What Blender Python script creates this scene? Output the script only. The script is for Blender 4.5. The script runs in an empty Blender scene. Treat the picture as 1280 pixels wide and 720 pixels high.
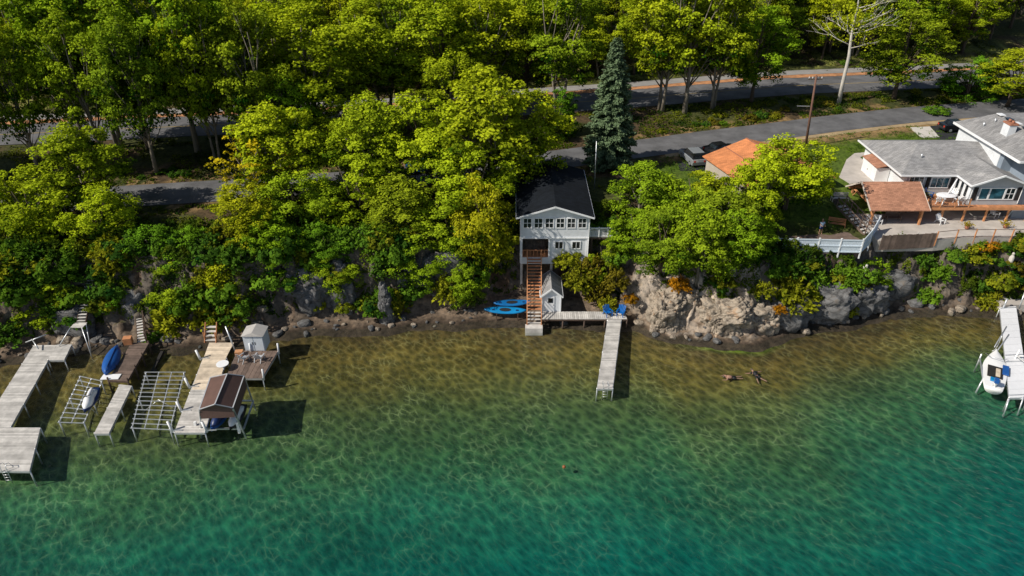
import bpy, math, random
import numpy as np
from mathutils import Vector, Matrix, noise as mn
random.seed(7); rng=np.random.default_rng(11)
S=bpy.context.scene; COL=S.collection
R=math.radians
# ------------------------------------------------------------------ camera maths (survey helpers: picture point -> place on the ground)
CF=900.0; TH=R(31); CH=41.5
def ray(px,py):
    u=(px-640)/CF; v=(360-py)/CF
    return (u, math.cos(TH)+v*math.sin(TH), -math.sin(TH)+v*math.cos(TH))
def P(px,py,z=0.0):
    r=ray(px,py); t=(z-CH)/r[2]; return (r[0]*t, r[1]*t, z)
def Q(px,py,Y):
    r=ray(px,py); t=Y/r[1]; return (r[0]*t, Y, CH+r[2]*t)
# ------------------------------------------------------------------ numpy value noise
_LAT=rng.random((257,257))
def vn(x,y,seed=0):
    x=np.asarray(x,float)+seed*17.31; y=np.asarray(y,float)+seed*9.77
    xi=np.floor(x); yi=np.floor(y); fx=x-xi; fy=y-yi
    fx=fx*fx*(3-2*fx); fy=fy*fy*(3-2*fy)
    xi=xi.astype(int)%256; yi=yi.astype(int)%256
    a=_LAT[xi,yi]; b=_LAT[xi+1,yi]; c=_LAT[xi,yi+1]; d=_LAT[xi+1,yi+1]
    return (a*(1-fx)+b*fx)*(1-fy)+(c*(1-fx)+d*fx)*fy
def fbm(x,y,o=4,seed=0):
    s=0; a=.5
    for i in range(o):
        s=s+a*vn(x,y,seed+i*3); x=np.asarray(x)*2.03; y=np.asarray(y)*2.03; a*=.5
    return s
def sstep(a,b,x):
    t=np.clip((x-a)/(b-a),0,1); return t*t*(3-2*t)
# ------------------------------------------------------------------ materials
MATS={}
def mat(name): 
    m=bpy.data.materials.new(name); m.use_nodes=True
    nt=m.node_tree; b=nt.nodes['Principled BSDF']; return m,nt,b
def N(nt,t,**k):
    n=nt.nodes.new(t)
    for a,v in k.items(): setattr(n,a,v)
    return n
def ramp(nt,stops):
    r=N(nt,'ShaderNodeValToRGB'); e=r.color_ramp.elements
    while len(e)<len(stops): e.new(.5)
    for i,(p,c) in enumerate(stops): e[i].position=p; e[i].color=(*c,1)
    return r
def simple(name,col,rough=.6,var=.18,scale=2.5,metal=0,island=0.0,bump=.0,spec=.4,stretch=(1,1,1),bscale=None):
    if name in MATS: return MATS[name]
    m,nt,b=mat(name)
    tc=N(nt,'ShaderNodeTexCoord'); mp=N(nt,'ShaderNodeMapping'); mp.inputs['Scale'].default_value=stretch
    nt.links.new(tc.outputs['Object'],mp.inputs[0])
    n=N(nt,'ShaderNodeTexNoise'); n.inputs['Scale'].default_value=scale; n.inputs['Detail'].default_value=6; n.inputs['Roughness'].default_value=.65
    nt.links.new(mp.outputs[0],n.inputs['Vector'])
    lo=tuple(c*(1-var) for c in col); hi=tuple(min(1,c*(1+var)) for c in col)
    r=ramp(nt,[(.28,lo),(.72,hi)]); nt.links.new(n.outputs['Fac'],r.inputs[0])
    out=r.outputs[0]
    if island>0:
        g=N(nt,'ShaderNodeNewGeometry'); mr=N(nt,'ShaderNodeMapRange'); mr.inputs['To Min'].default_value=1-island; mr.inputs['To Max'].default_value=1+island
        nt.links.new(g.outputs['Random Per Island'],mr.inputs[0])
        mx=N(nt,'ShaderNodeVectorMath',operation='SCALE'); nt.links.new(out,mx.inputs[0]); nt.links.new(mr.outputs[0],mx.inputs['Scale']); out=mx.outputs[0]
    nt.links.new(out,b.inputs['Base Color'])
    b.inputs['Roughness'].default_value=rough; b.inputs['Metallic'].default_value=metal; b.inputs['Specular IOR Level'].default_value=spec
    if bump>0:
        n2=N(nt,'ShaderNodeTexNoise'); n2.inputs['Scale'].default_value=bscale or scale*6; n2.inputs['Detail'].default_value=5
        nt.links.new(tc.outputs['Object'],n2.inputs['Vector'])
        bp=N(nt,'ShaderNodeBump'); bp.inputs['Strength'].default_value=bump; bp.inputs['Distance'].default_value=.05
        nt.links.new(n2.outputs['Fac'],bp.inputs['Height']); nt.links.new(bp.outputs[0],b.inputs['Normal'])
    MATS[name]=m; return m
def shingle(name,col,var=.25,pitchdir=0):
    if name in MATS: return MATS[name]
    m,nt,b=mat(name); tc=N(nt,'ShaderNodeTexCoord')
    mp=N(nt,'ShaderNodeMapping'); mp.inputs['Rotation'].default_value=(0,0,pitchdir); nt.links.new(tc.outputs['Object'],mp.inputs[0])
    br=N(nt,'ShaderNodeTexBrick'); br.inputs['Scale'].default_value=1; br.inputs['Brick Width'].default_value=.42; br.inputs['Row Height'].default_value=.17; br.inputs['Mortar Size'].default_value=.012
    lo=tuple(c*(1-var) for c in col); hi=tuple(c*(1+var) for c in col)
    br.inputs['Color1'].default_value=(*lo,1); br.inputs['Color2'].default_value=(*hi,1); br.inputs['Mortar'].default_value=(*[c*.6 for c in col],1)
    nt.links.new(mp.outputs[0],br.inputs['Vector'])
    n=N(nt,'ShaderNodeTexNoise'); n.inputs['Scale'].default_value=.7; n.inputs['Detail'].default_value=7; nt.links.new(tc.outputs['Object'],n.inputs['Vector'])
    r=ramp(nt,[(.3,(.78,.78,.78)),(.7,(1.15,1.13,1.1))]); nt.links.new(n.outputs['Fac'],r.inputs[0])
    mx=N(nt,'ShaderNodeMix',data_type='RGBA',blend_type='MULTIPLY'); mx.inputs[0].default_value=1
    nt.links.new(br.outputs[0],mx.inputs[6]); nt.links.new(r.outputs[0],mx.inputs[7]); nt.links.new(mx.outputs[2],b.inputs['Base Color'])
    b.inputs['Roughness'].default_value=.9; b.inputs['Specular IOR Level'].default_value=.2; MATS[name]=m; return m
def siding(name,col):
    if name in MATS: return MATS[name]
    m,nt,b=mat(name); g=N(nt,'ShaderNodeNewGeometry'); sp=N(nt,'ShaderNodeSeparateXYZ'); nt.links.new(g.outputs['Position'],sp.inputs[0])
    mt=N(nt,'ShaderNodeMath',operation='MULTIPLY'); mt.inputs[1].default_value=1/.16; nt.links.new(sp.outputs[2],mt.inputs[0])
    fr=N(nt,'ShaderNodeMath',operation='FRACT'); nt.links.new(mt.outputs[0],fr.inputs[0])
    r=ramp(nt,[(0,tuple(c*.72 for c in col)),(.14,col),(1,tuple(c*.97 for c in col))]); nt.links.new(fr.outputs[0],r.inputs[0])
    n=N(nt,'ShaderNodeTexNoise'); n.inputs['Scale'].default_value=1.3; n.inputs['Detail'].default_value=6; nt.links.new(g.outputs['Position'],n.inputs['Vector'])
    r2=ramp(nt,[(.3,(.86,.86,.86)),(.65,(1,1,1))]); nt.links.new(n.outputs['Fac'],r2.inputs[0])
    mx=N(nt,'ShaderNodeMix',data_type='RGBA',blend_type='MULTIPLY'); mx.inputs[0].default_value=1
    nt.links.new(r.outputs[0],mx.inputs[6]); nt.links.new(r2.outputs[0],mx.inputs[7]); nt.links.new(mx.outputs[2],b.inputs['Base Color'])
    b.inputs['Roughness'].default_value=.6; MATS[name]=m; return m
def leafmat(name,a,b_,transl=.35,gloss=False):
    """two-tone foliage: per-clump tint attribute (carries painted shading on tree crowns) and per-tree object colour"""
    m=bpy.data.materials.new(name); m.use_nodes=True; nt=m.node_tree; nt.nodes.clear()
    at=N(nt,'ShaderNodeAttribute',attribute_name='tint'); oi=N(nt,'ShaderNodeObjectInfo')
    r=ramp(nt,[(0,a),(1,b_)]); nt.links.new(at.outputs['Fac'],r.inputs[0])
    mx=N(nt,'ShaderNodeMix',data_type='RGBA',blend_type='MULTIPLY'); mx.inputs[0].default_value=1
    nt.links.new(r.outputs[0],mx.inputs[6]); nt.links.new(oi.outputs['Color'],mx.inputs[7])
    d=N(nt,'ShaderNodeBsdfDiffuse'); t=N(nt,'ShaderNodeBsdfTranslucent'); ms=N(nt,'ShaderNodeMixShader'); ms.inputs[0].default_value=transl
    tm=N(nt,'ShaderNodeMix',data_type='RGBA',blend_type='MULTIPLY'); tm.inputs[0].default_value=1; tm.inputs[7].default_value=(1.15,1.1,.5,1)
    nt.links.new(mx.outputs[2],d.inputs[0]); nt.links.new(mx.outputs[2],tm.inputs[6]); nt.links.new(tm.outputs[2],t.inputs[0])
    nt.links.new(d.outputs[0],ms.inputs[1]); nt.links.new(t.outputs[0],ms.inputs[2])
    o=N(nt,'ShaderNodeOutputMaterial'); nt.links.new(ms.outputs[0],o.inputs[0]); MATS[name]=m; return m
def glass(name,col=(.02,.03,.04),rough=.06):
    if name in MATS: return MATS[name]
    m,nt,b=mat(name); n=N(nt,'ShaderNodeTexNoise'); n.inputs['Scale'].default_value=1.5
    tc=N(nt,'ShaderNodeTexCoord'); nt.links.new(tc.outputs['Object'],n.inputs['Vector'])
    r=ramp(nt,[(.35,tuple(c*.5 for c in col)),(.7,tuple(c*1.6 for c in col))]); nt.links.new(n.outputs['Fac'],r.inputs[0]); nt.links.new(r.outputs[0],b.inputs['Base Color'])
    b.inputs['Roughness'].default_value=rough; b.inputs['Specular IOR Level'].default_value=.7; MATS[name]=m; return m

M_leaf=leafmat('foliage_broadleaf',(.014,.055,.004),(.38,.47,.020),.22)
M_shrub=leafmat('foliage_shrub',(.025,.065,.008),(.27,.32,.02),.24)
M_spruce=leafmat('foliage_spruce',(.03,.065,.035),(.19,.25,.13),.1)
M_bark=simple('bark_grey',(.22,.19,.15),.9,.4,6,bump=.5,stretch=(1,1,.25))
M_barkd=simple('bark_dark',(.10,.075,.055),.9,.4,6,bump=.5,stretch=(1,1,.25))
M_pale=simple('bark_pale',(.52,.49,.44),.85,.3,5,bump=.4,stretch=(1,1,.25))
M_grey=simple('weathered_grey_boards',(.50,.48,.45),.85,.32,1.1,island=.2,bump=.2,stretch=(1,1,1))
M_tan=simple('sun_bleached_tan_boards',(.60,.50,.38),.85,.3,1.1,island=.2,bump=.2)
M_brown=simple('dark_brown_boards',(.14,.10,.08),.85,.35,1.6,island=.3,bump=.2)
M_red=simple('stained_cedar',(.48,.21,.095),.75,.25,2,island=.18,bump=.2)
M_cedar=simple('orange_cedar_beams',(.55,.25,.11),.75,.25,2,bump=.2)
M_dkwood=simple('dark_timber',(.09,.06,.045),.85,.3,3,bump=.2)
M_alu=simple('aluminium_tube',(.62,.64,.66),.38,.12,4,metal=.65)
M_white=simple('white_paint',(.78,.79,.80),.5,.06,2)
M_whites=siding('white_clapboard',(.74,.77,.80))
M_shadesiding=siding('shaded_clapboard',(.46,.48,.50))  # shade on the house front put into the board colour
M_beiges=siding('beige_clapboard',(.48,.42,.36))
M_wplast=simple('white_gelcoat',(.80,.80,.79),.25,.04,2)
M_blue=simple('cyan_plastic',(.006,.20,.46),.35,.2,1.5)
M_dblue=simple('royal_blue_plastic',(.016,.09,.32),.38,.15,2)
M_navy=simple('navy_plastic',(.012,.03,.11),.4,.2,2)
M_chair=simple('blue_chair_paint',(.004,.12,.42),.4,.1,2)
M_blkroof=shingle('black_asphalt_shingle',(.008,.011,.016),.35)
M_gryroof=shingle('grey_asphalt_shingle',(.29,.29,.295),.2)
M_gryroof2=shingle('mid_grey_asphalt_shingle',(.26,.26,.265),.2)
M_brnroof=shingle('brown_asphalt_shingle',(.42,.21,.135),.2)
M_orgroof=shingle('orange_roof_shingle',(.62,.24,.10),.16,.3)
M_canopy=simple('brown_vinyl_canopy',(.105,.058,.046),.7,.22,.9,bump=.15)
M_conc=simple('pale_concrete',(.46,.42,.38),.9,.2,.7,bump=.2)
M_asph=simple('asphalt',(.115,.115,.12),.92,.42,.35,bump=.3,bscale=9)
M_asphd=simple('dark_asphalt',(.022,.023,.026),.9,.3,.8)
M_path=simple('pale_worn_asphalt',(.26,.25,.24),.92,.2,.5)
M_orange=simple('orange_gravel_verge',(.42,.20,.09),.95,.45,.9,bump=.4)
M_dry=simple('dry_grass_verge',(.34,.25,.14),.95,.35,.8,bump=.4)
M_rock=None
M_black=simple('black_rubber',(.015,.015,.016),.7,.2,4)
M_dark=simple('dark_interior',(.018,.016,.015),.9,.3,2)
M_pane=glass('window_glass',(.012,.016,.02))
M_paneb=glass('blue_window_glass',(.03,.10,.14))
M_cloth=simple('white_cloth',(.72,.72,.74),.9,.1,3)
M_skin=simple('skin',(.30,.17,.12),.6,.1,4)
M_shirt=simple('pale_blue_shirt',(.42,.58,.72),.8,.12,4)
M_wet=simple('black_wetsuit',(.012,.013,.016),.6,.2,4)
M_redp=simple('red_plastic',(.45,.04,.02),.45,.15,3)
M_teal=simple('teal_plastic',(.01,.26,.26),.4,.15,3)
M_brick=simple('brick_cap',(.35,.15,.09),.9,.3,5)
M_silver=simple('silver_car_paint',(.42,.45,.48),.28,.06,2,metal=.5)
M_carblk=simple('black_car_paint',(.012,.013,.016),.2,.1,2)
M_carwht=simple('white_car_paint',(.72,.73,.74),.25,.04,2)
M_carblu=simple('blue_car_paint',(.02,.16,.38),.25,.06,2)
M_yel=simple('yellow_plastic',(.55,.33,.03),.5,.1,3)
# ------------------------------------------------------------------ mesh builder
class MB:
    def __init__(s): s.v=[]; s.f=[]
    def add(s,vs,fs):
        n=len(s.v); s.v+= [tuple(v) for v in vs]; s.f+=[tuple(n+i for i in f) for f in fs]; return s
    def box(s,c,d,rz=0,tilt=None):
        x,y,z=[k/2 for k in d]
        pts=[Vector((a*x,b*y,e*z)) for e in(-1,1) for a,b in((-1,-1),(1,-1),(1,1),(-1,1))]
        M=Matrix.Rotation(rz,3,'Z')
        if tilt: M=M@Matrix.Rotation(tilt,3,'X')
        return s.add([M@p+Vector(c) for p in pts],[(3,2,1,0),(4,5,6,7),(0,1,5,4),(1,2,6,5),(2,3,7,6),(3,0,4,7)])
    def b2(s,a,b): # box from min,max
        return s.box([(a[i]+b[i])/2 for i in range(3)],[b[i]-a[i] for i in range(3)])
    def prism(s,poly,z0,z1):
        n=len(poly)
        A=sum(poly[i][0]*poly[(i+1)%n][1]-poly[(i+1)%n][0]*poly[i][1] for i in range(n))
        if A<0: poly=poly[::-1]
        vs=[(p[0],p[1],z0) for p in poly]+[(p[0],p[1],z1) for p in poly]
        return s.add(vs,[tuple(range(n-1,-1,-1)),tuple(range(n,2*n))]+[(i,(i+1)%n,n+(i+1)%n,n+i) for i in range(n)])
    def beam(s,a,b,w,h=None):
        h=h or w; a=Vector(a); b=Vector(b); d=(b-a).normalized(); up=Vector((0,0,1))
        if abs(d.z)>.95: up=Vector((0,1,0))
        r=d.cross(up).normalized()*w/2; u=r.cross(d).normalized()*h/2
        vs=[p+i*r+j*u for p in(a,b) for i,j in((-1,-1),(1,-1),(1,1),(-1,1))]
        return s.add(vs,[(0,1,2,3),(7,6,5,4),(0,4,5,1),(1,5,6,2),(2,6,7,3),(3,7,4,0)])
    def tube(s,pts,rad,n=8,cap=True):
        pts=[Vector(p) for p in pts]; m=len(pts)
        if not hasattr(rad,'__len__'): rad=[rad]*m
        vs=[];fs=[]
        for i,p in enumerate(pts):
            d=(pts[min(i+1,m-1)]-pts[max(i-1,0)]).normalized(); up=Vector((0,0,1)) if abs(d.z)<.9 else Vector((1,0,0))
            r=d.cross(up).normalized(); u=d.cross(r)
            for k in range(n):
                a=2*math.pi*k/n; vs.append(p+(r*math.cos(a)+u*math.sin(a))*rad[i])
        for i in range(m-1):
            for k in range(n): fs.append((i*n+k,i*n+(k+1)%n,(i+1)*n+(k+1)%n,(i+1)*n+k))
        if cap: fs+= [tuple(range(n-1,-1,-1)),tuple((m-1)*n+k for k in range(n))]
        return s.add(vs,fs)
    def ell(s,c,r,nu=14,nv=9,rz=0):
        vs=[];fs=[];M=Matrix.Rotation(rz,3,'Z')
        for j in range(nv+1):
            t=math.pi*j/nv
            for i in range(nu):
                a=2*math.pi*i/nu; vs.append(M@Vector((r[0]*math.sin(t)*math.cos(a),r[1]*math.sin(t)*math.sin(a),r[2]*math.cos(t)))+Vector(c))
        for j in range(nv):
            for i in range(nu): fs.append((j*nu+i,(j+1)*nu+i,(j+1)*nu+(i+1)%nu,j*nu+(i+1)%nu))
        return s.add(vs,fs)
    def loft(s,secs,closed=True,cap=True):
        n=len(secs[0]); vs=[p for q in secs for p in q]; fs=[]
        for i in range(len(secs)-1):
            for k in range(n if closed else n-1): fs.append((i*n+k,i*n+(k+1)%n,(i+1)*n+(k+1)%n,(i+1)*n+k))
        if cap: fs+=[tuple(range(n-1,-1,-1)),tuple((len(secs)-1)*n+k for k in range(n))]
        return s.add(vs,fs)
    def boards(s,NL,NR,FR,FL,z,th=.05,w=.2,gap=.025,axis='cross'):
        NL,NR,FR,FL=[Vector((p[0],p[1])) for p in (NL,NR,FR,FL)]
        if axis=='along': NL,NR,FR,FL=NR,FR,FL,NL
        L=((FL-NL).length+(FR-NR).length)/2; n=max(1,int(L/w))
        for i in range(n):
            a=(i+gap/2/w)/n; b=(i+1-gap/2/w)/n; dz=random.uniform(-.004,.004); e=random.uniform(-.012,.012)
            q=[NL.lerp(FL,a),NR.lerp(FR,a),NR.lerp(FR,b),NL.lerp(FL,b)]
            ex=(q[1]-q[0]).normalized()*e; q[1]=q[1]+ex; q[2]=q[2]+ex
            s.prism([tuple(k) for k in q],z-th+dz,z+dz)
        return s
    def build(s,name,m,parent=None,smooth=False,loc=None):
        me=bpy.data.meshes.new(name); off=Vector((0,0,0))
        if parent is not None:
            p=parent; 
            while p is not None: off=off+p.location; p=p.parent
        elif loc is not None: off=Vector(loc)
        me.from_pydata([tuple(Vector(v)-off) for v in s.v],[],s.f); me.materials.append(m)
        if smooth: me.polygons.foreach_set('use_smooth',[True]*len(me.polygons))
        me.update()
        o=bpy.data.objects.new(name,me); COL.objects.link(o)
        if parent is not None: o.parent=parent
        elif loc is not None: o.location=loc
        return o
def tag(o,label=None,cat=None,group=None,kind=None):
    if label: o['label']=label
    if cat: o['category']=cat
    if group: o['group']=group
    if kind: o['kind']=kind
    return o
def thing(name,label,cat,loc=(0,0,0),group=None):
    o=bpy.data.objects.new(name,None); o.empty_display_size=.3; COL.objects.link(o); o.location=loc
    return tag(o,label,cat,group)
def dup(root,loc=None,rz=None,sc=None,label=None,group=None,color=None):
    r=root.copy(); COL.objects.link(r)
    if loc is not None: r.location=loc
    if rz is not None: r.rotation_euler=(0,0,rz)
    if sc is not None: r.scale=sc
    if label: r['label']=label
    if group: r['group']=group
    for ch in list(root.children):
        c=ch.copy(); COL.objects.link(c); c.parent=r
        if color is not None: c.color=color
        for g in list(ch.children):
            d=g.copy(); COL.objects.link(d); d.parent=c
            if color is not None: d.color=color
    if color is not None: r.color=color
    return r
def npmesh(name,v,f,m,parent=None,attrs=None,smooth=False):
    """fast mesh from numpy arrays; f is (n,4) or (n,3)"""
    me=bpy.data.meshes.new(name); nv=len(v); nf=len(f); k=f.shape[1]
    me.vertices.add(nv); me.vertices.foreach_set('co',np.ascontiguousarray(v,dtype=np.float32).ravel())
    me.loops.add(nf*k); me.loops.foreach_set('vertex_index',np.ascontiguousarray(f,dtype=np.int32).ravel())
    me.polygons.add(nf); me.polygons.foreach_set('loop_start',np.arange(0,nf*k,k,dtype=np.int32))
    try: me.polygons.foreach_set('loop_total',np.full(nf,k,dtype=np.int32))
    except Exception: pass
    if smooth: me.polygons.foreach_set('use_smooth',np.ones(nf,dtype=bool))
    me.update(calc_edges=True)
    for an,(typ,dat) in (attrs or {}).items():
        a=me.attributes.new(an,typ,'POINT')
        if typ=='FLOAT': a.data.foreach_set('value',dat.astype(np.float32))
        else: a.data.foreach_set('color',dat.astype(np.float32).ravel())
    me.materials.append(m); o=bpy.data.objects.new(name,me); COL.objects.link(o)
    if parent is not None: o.parent=parent
    return o
# ------------------------------------------------------------------ terrain
SH=np.array([(-150,54),(-60,55),(-48.7,55.6),(-44.4,57.2),(-42,58),(-34.3,58),(-28,58.4),(-24.8,59.4),(-23.6,60.4),(-19.7,61.1),(-13.9,60.8),(-10,62.1),(-3.3,62.3),(5,62.1),(12.4,61.8),(15.3,59.7),(20.7,58.8),(24.6,58.3),(28.1,60.5),(34.8,62),(39.7,63.8),(43.6,64.8),(47.7,64.4),(54.1,63.8),(70,64),(160,66)])
def shoreY(x): return np.interp(x,SH[:,0],SH[:,1])
BW=np.array([(-150,2),(-45,1.5),(-30,1.5),(-24,1.2),(-12,1.9),(-5,2.7),(1,4.2),(9,4.0),(11.5,2.5),(14,.6),(27,.5),(30,.5),(38,.5),(44,.6),(160,1)])
CW=np.array([(-150,4.5),(-30,4.5),(-24,3.2),(-5,3.2),(2,4),(9,4.5),(13,4.6),(15,5.2),(26,5.2),(30,4.8),(38,5),(46,4.2),(160,5)])
TP=np.array([(-150,7.3),(0,7.2),(9,7.0),(14,6.6),(26,6.6),(30,6.3),(36,6.4),(38,6.65),(60,6.65),(160,6.6)])
R1=np.array([(-150,64),(-70,73),(-47,76.8),(-30,79.6),(-10,83.6),(5,88),(24,94.3),(41,98.8),(58,104),(74,107.5),(160,124)])
R2=np.array([(-150,84),(-57,98.4),(-29,102.5),(-9,106.5),(7,110),(28,114),(46,117),(72,120.5),(160,136)])
def r1z(x): return np.interp(x,[-150,-20,20,45,160],[7.6,7.6,8.0,8.7,9.0])
def r2z(x): return r1z(x)+.8
def Hc(x,y):
    x=np.asarray(x,float); y=np.asarray(y,float)
    ys=shoreY(x)+ (fbm(x*.45,x*0+3,3,5)-.45)*1.1
    d=y-ys
    b=np.interp(x,BW[:,0],BW[:,1])+(fbm(x*.3,y*.12,3,9)-.45)*1.4
    w=np.interp(x,CW[:,0],CW[:,1]); T=np.interp(x,TP[:,0],TP[:,1])
    inner=sstep(1,4,x)*(1-sstep(8,10,x))*.0
    rr=fbm(x*.9,y*.9,4,21)-.45
    t=np.clip((d-b)/w+rr*.35,0,1)
    strata=np.floor(t*7+vn(x*.6,y*.6,31)*1.6)/7
    t2=np.clip(.62*t+.38*strata,0,1)
    cl=sstep(0,1,t2)
    beach=np.where(d<0, np.clip(d*.35,-1.6,0), np.minimum(d*.22,.75))+ (fbm(x*1.6,y*1.6,3,40)-.45)*.3*sstep(-.5,.5,d)
    h=beach*(1-cl)+T*cl
    cm=np.clip(4*cl*(1-cl),0,1)
    h=h+cm*(fbm(x*1.3,y*1.3,4,50)-.45)*2.4
    # plateau rise to the roads
    y1=np.interp(x,R1[:,0],R1[:,1]); y2=np.interp(x,R2[:,0],R2[:,1]); z1=r1z(x); z2=r2z(x)
    edge=ys+b+w
    # right hand lawns are one storey above the patio
    px_=sstep(41.5,43.5,x); px2=sstep(36,38,x)*(1-px_)
    step=sstep(75.5,76.3,y)*px_+px2*sstep(72.5,78.5,y)+ (1-px_-px2)*sstep(0,1,(y-edge-1)/np.maximum(8,1))
    base=T+(np.where(px_+px2>.5,8.75,np.minimum(z1,7.9)+0*x)-T)*step
    up=sstep(0,1,(y-(y1-9))/5.0)
    plate=base*(1-up)+(z1-.06)*up
    plate=plate+(z2-z1)*sstep(y1+4,y2-6,y)
    back=np.clip(y-(y2+9),0,None); plate=plate+np.minimum(back*.075,1e9)+np.clip(y-175,0,None)*.09
    on=sstep(.985,1.0,cl)
    h=np.where(cl>=.999,plate+ (h-T)*0,h*(1-on)+plate*on)
    n=(fbm(x*.5,y*.5,4,60)-.47)*.5
    dr=np.minimum(np.abs(y-y1)-4.2,np.abs(y-y2)-5.6); n=n*sstep(0,3,dr)*(1-.85*sstep(12,20,x)*sstep(68,70,y)*(1-sstep(99,101,y)))
    return h+n*sstep(.9,1,cl)
def Hs(x,y): return float(Hc(np.array([x]),np.array([y]))[0])
def terrain():
    xs=np.concatenate([np.arange(-150,-60,1.0),np.arange(-60,62,.22),np.arange(62,162,1.0)])
    ds=np.concatenate([np.arange(-4,-.5,.5),np.arange(-.5,13,.16),np.arange(13,70,.5),np.arange(70,160,2.5),np.arange(160,900,40)])
    X,D=np.meshgrid(xs,ds); Y=shoreY(X)+D
    Z=Hc(X,Y)
    # horizontal roughness on cliff faces so ledges overhang a little
    nx=len(xs); ny=len(ds); v=np.stack([X,Y,Z],-1)
    gy=np.gradient(Z,axis=0)/np.gradient(Y,axis=0); gx=np.gradient(Z,axis=1)/np.gradient(X,axis=1)
    sl=np.sqrt(gx**2+gy**2); cm=sstep(.5,1.4,sl)*(D<14)
    v[...,1]-=cm*(fbm(X*1.1,Z*1.6,4,70)-.45)*1.3
    v[...,0]+=cm*(fbm(X*1.0,Z*1.3,4,80)-.45)*1.0
    # colour
    c=np.zeros(X.shape+(3,))
    g1=fbm(X*.8,Y*.8,4,90); g2=fbm(X*2.5,Y*2.5+Z*2,3,95); g3=vn(X*.21,Y*.21,99)
    rock=np.stack([.31+.16*g2,.28+.13*g2,.25+.10*g2],-1)
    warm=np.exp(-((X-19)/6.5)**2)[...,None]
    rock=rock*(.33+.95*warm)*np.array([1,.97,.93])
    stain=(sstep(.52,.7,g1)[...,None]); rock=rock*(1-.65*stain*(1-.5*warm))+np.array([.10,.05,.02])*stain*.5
    soil=np.stack([.06+.05*g1,.042+.035*g1,.024+.018*g1],-1)
    floor=np.stack([.035+.05*g1,.045+.045*g1,.014+.012*g1],-1)
    grass=np.stack([.06+.05*g1,.105+.05*g1,.013+.01*g1],-1)
    dry=np.stack([.26+.14*g2,.17+.1*g2,.075+.05*g2],-1)
    m_r=sstep(.55,1.0,sl)[...,None]
    top=floor*sstep(.3,.6,g3)[...,None]+soil*(1-sstep(.3,.6,g3)[...,None])
    y1=np.interp(X,R1[:,0],R1[:,1]); y2=np.interp(X,R2[:,0],R2[:,1])
    lawn=(sstep(14,16,X)*sstep(70,72,Y)*(1-sstep(-7.5,-6,Y-y1)))[...,None]
    top=top*(1-lawn)+grass*lawn
    ver=(sstep(-9,-4.5,Y-y1+2*(g1-.5))*(1-sstep(-1,0,Y-y1)))*sstep(20,34,X)
    top=top*(1-ver[...,None])+dry*ver[...,None]
    v2=sstep(.42,.6,g1)*sstep(3.0,3.6,np.abs(Y-y1))*(1-sstep(4.5,7,np.abs(Y-y1)))*(1-lawn[...,0]*(Y<y1))
    top=top*(1-v2[...,None])+dry*.8*v2[...,None]
    v3=sstep(.40,.55,g1)*sstep(9,12,Y-y2)*(1-sstep(17,22,Y-y2))
    gd=grass*1.1+dry*.35
    top=top*(1-v3[...,None])+gd*v3[...,None]
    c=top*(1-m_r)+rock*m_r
    be=((D<5)&(Z<1.3))[...,None]*(1-m_r*.5)*(sstep(1.4,.7,Z)[...,None] if False else 1)
    beach=np.stack([.20+.2*g2,.15+.15*g2,.11+.11*g2],-1)*(.45+.9*g1[...,None])
    wet=sstep(.35,.0,Z)[...,None] if False else (1-sstep(0,.3,Z))[...,None]
    beach=beach*(1-.7*wet)*.72
    c=c*(1-be)+beach*be
    col=np.concatenate([np.clip(c,0,1),np.ones(X.shape+(1,))],-1).reshape(-1,4)
    idx=np.arange(nx*ny).reshape(ny,nx); f=np.stack([idx[:-1,:-1],idx[:-1,1:],idx[1:,1:],idx[1:,:-1]],-1).reshape(-1,4)
    m,nt,b=mat('ground_soil_rock'); at=N(nt,'ShaderNodeAttribute',attribute_name='gcol')
    g=N(nt,'ShaderNodeNewGeometry'); n=N(nt,'ShaderNodeTexNoise'); n.inputs['Scale'].default_value=2.2; n.inputs['Detail'].default_value=9; n.inputs['Roughness'].default_value=.7
    nt.links.new(g.outputs['Position'],n.inputs['Vector'])
    r=ramp(nt,[(.3,(.3,.3,.3)),(.5,(.95,.95,.95)),(.72,(1.6,1.5,1.35))]); nt.links.new(n.outputs['Fac'],r.inputs[0])
    mx=N(nt,'ShaderNodeMix',data_type='RGBA',blend_type='MULTIPLY'); mx.inputs[0].default_value=1
    nt.links.new(at.outputs['Color'],mx.inputs[6]); nt.links.new(r.outputs[0],mx.inputs[7]); nt.links.new(mx.outputs[2],b.inputs['Base Color'])
    bp=N(nt,'ShaderNodeBump'); bp.inputs['Strength'].default_value=.7; bp.inputs['Distance'].default_value=.15; nt.links.new(n.outputs['Fac'],bp.inputs['Height']); nt.links.new(bp.outputs[0],b.inputs['Normal'])
    b.inputs['Roughness'].default_value=.95; b.inputs['Specular IOR Level'].default_value=.15
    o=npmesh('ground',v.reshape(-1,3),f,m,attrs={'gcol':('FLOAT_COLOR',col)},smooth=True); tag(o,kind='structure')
terrain()
def strip(name,cl,w0,w1,dz,m,zf,x0=-150,x1=160,jag=0,seed=0):
    xs=np.arange(x0,x1+.1,1.0 if jag==0 else .5); yc=np.interp(xs,cl[:,0],cl[:,1])
    k=np.ones(9)/9; yc=np.convolve(np.pad(yc,4,mode='edge'),k,'valid')
    a=yc+w0+(jag*(fbm(xs*.7,xs*0,3,seed)-.45) if jag else 0); b=yc+w1+(jag*(fbm(xs*.7,xs*0+9,3,seed)-.45) if jag else 0); z=zf(xs)+dz
    v=np.concatenate([np.stack([xs,a,z],-1),np.stack([xs,b,z],-1)]); n=len(xs); i=np.arange(n-1)
    f=np.stack([i,i+1,n+i+1,n+i],-1); o=npmesh(name,v,f,m); tag(o,kind='structure'); return o
strip('lower_road',R1,-3.3,3.3,.0,M_asph,r1z)
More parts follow.
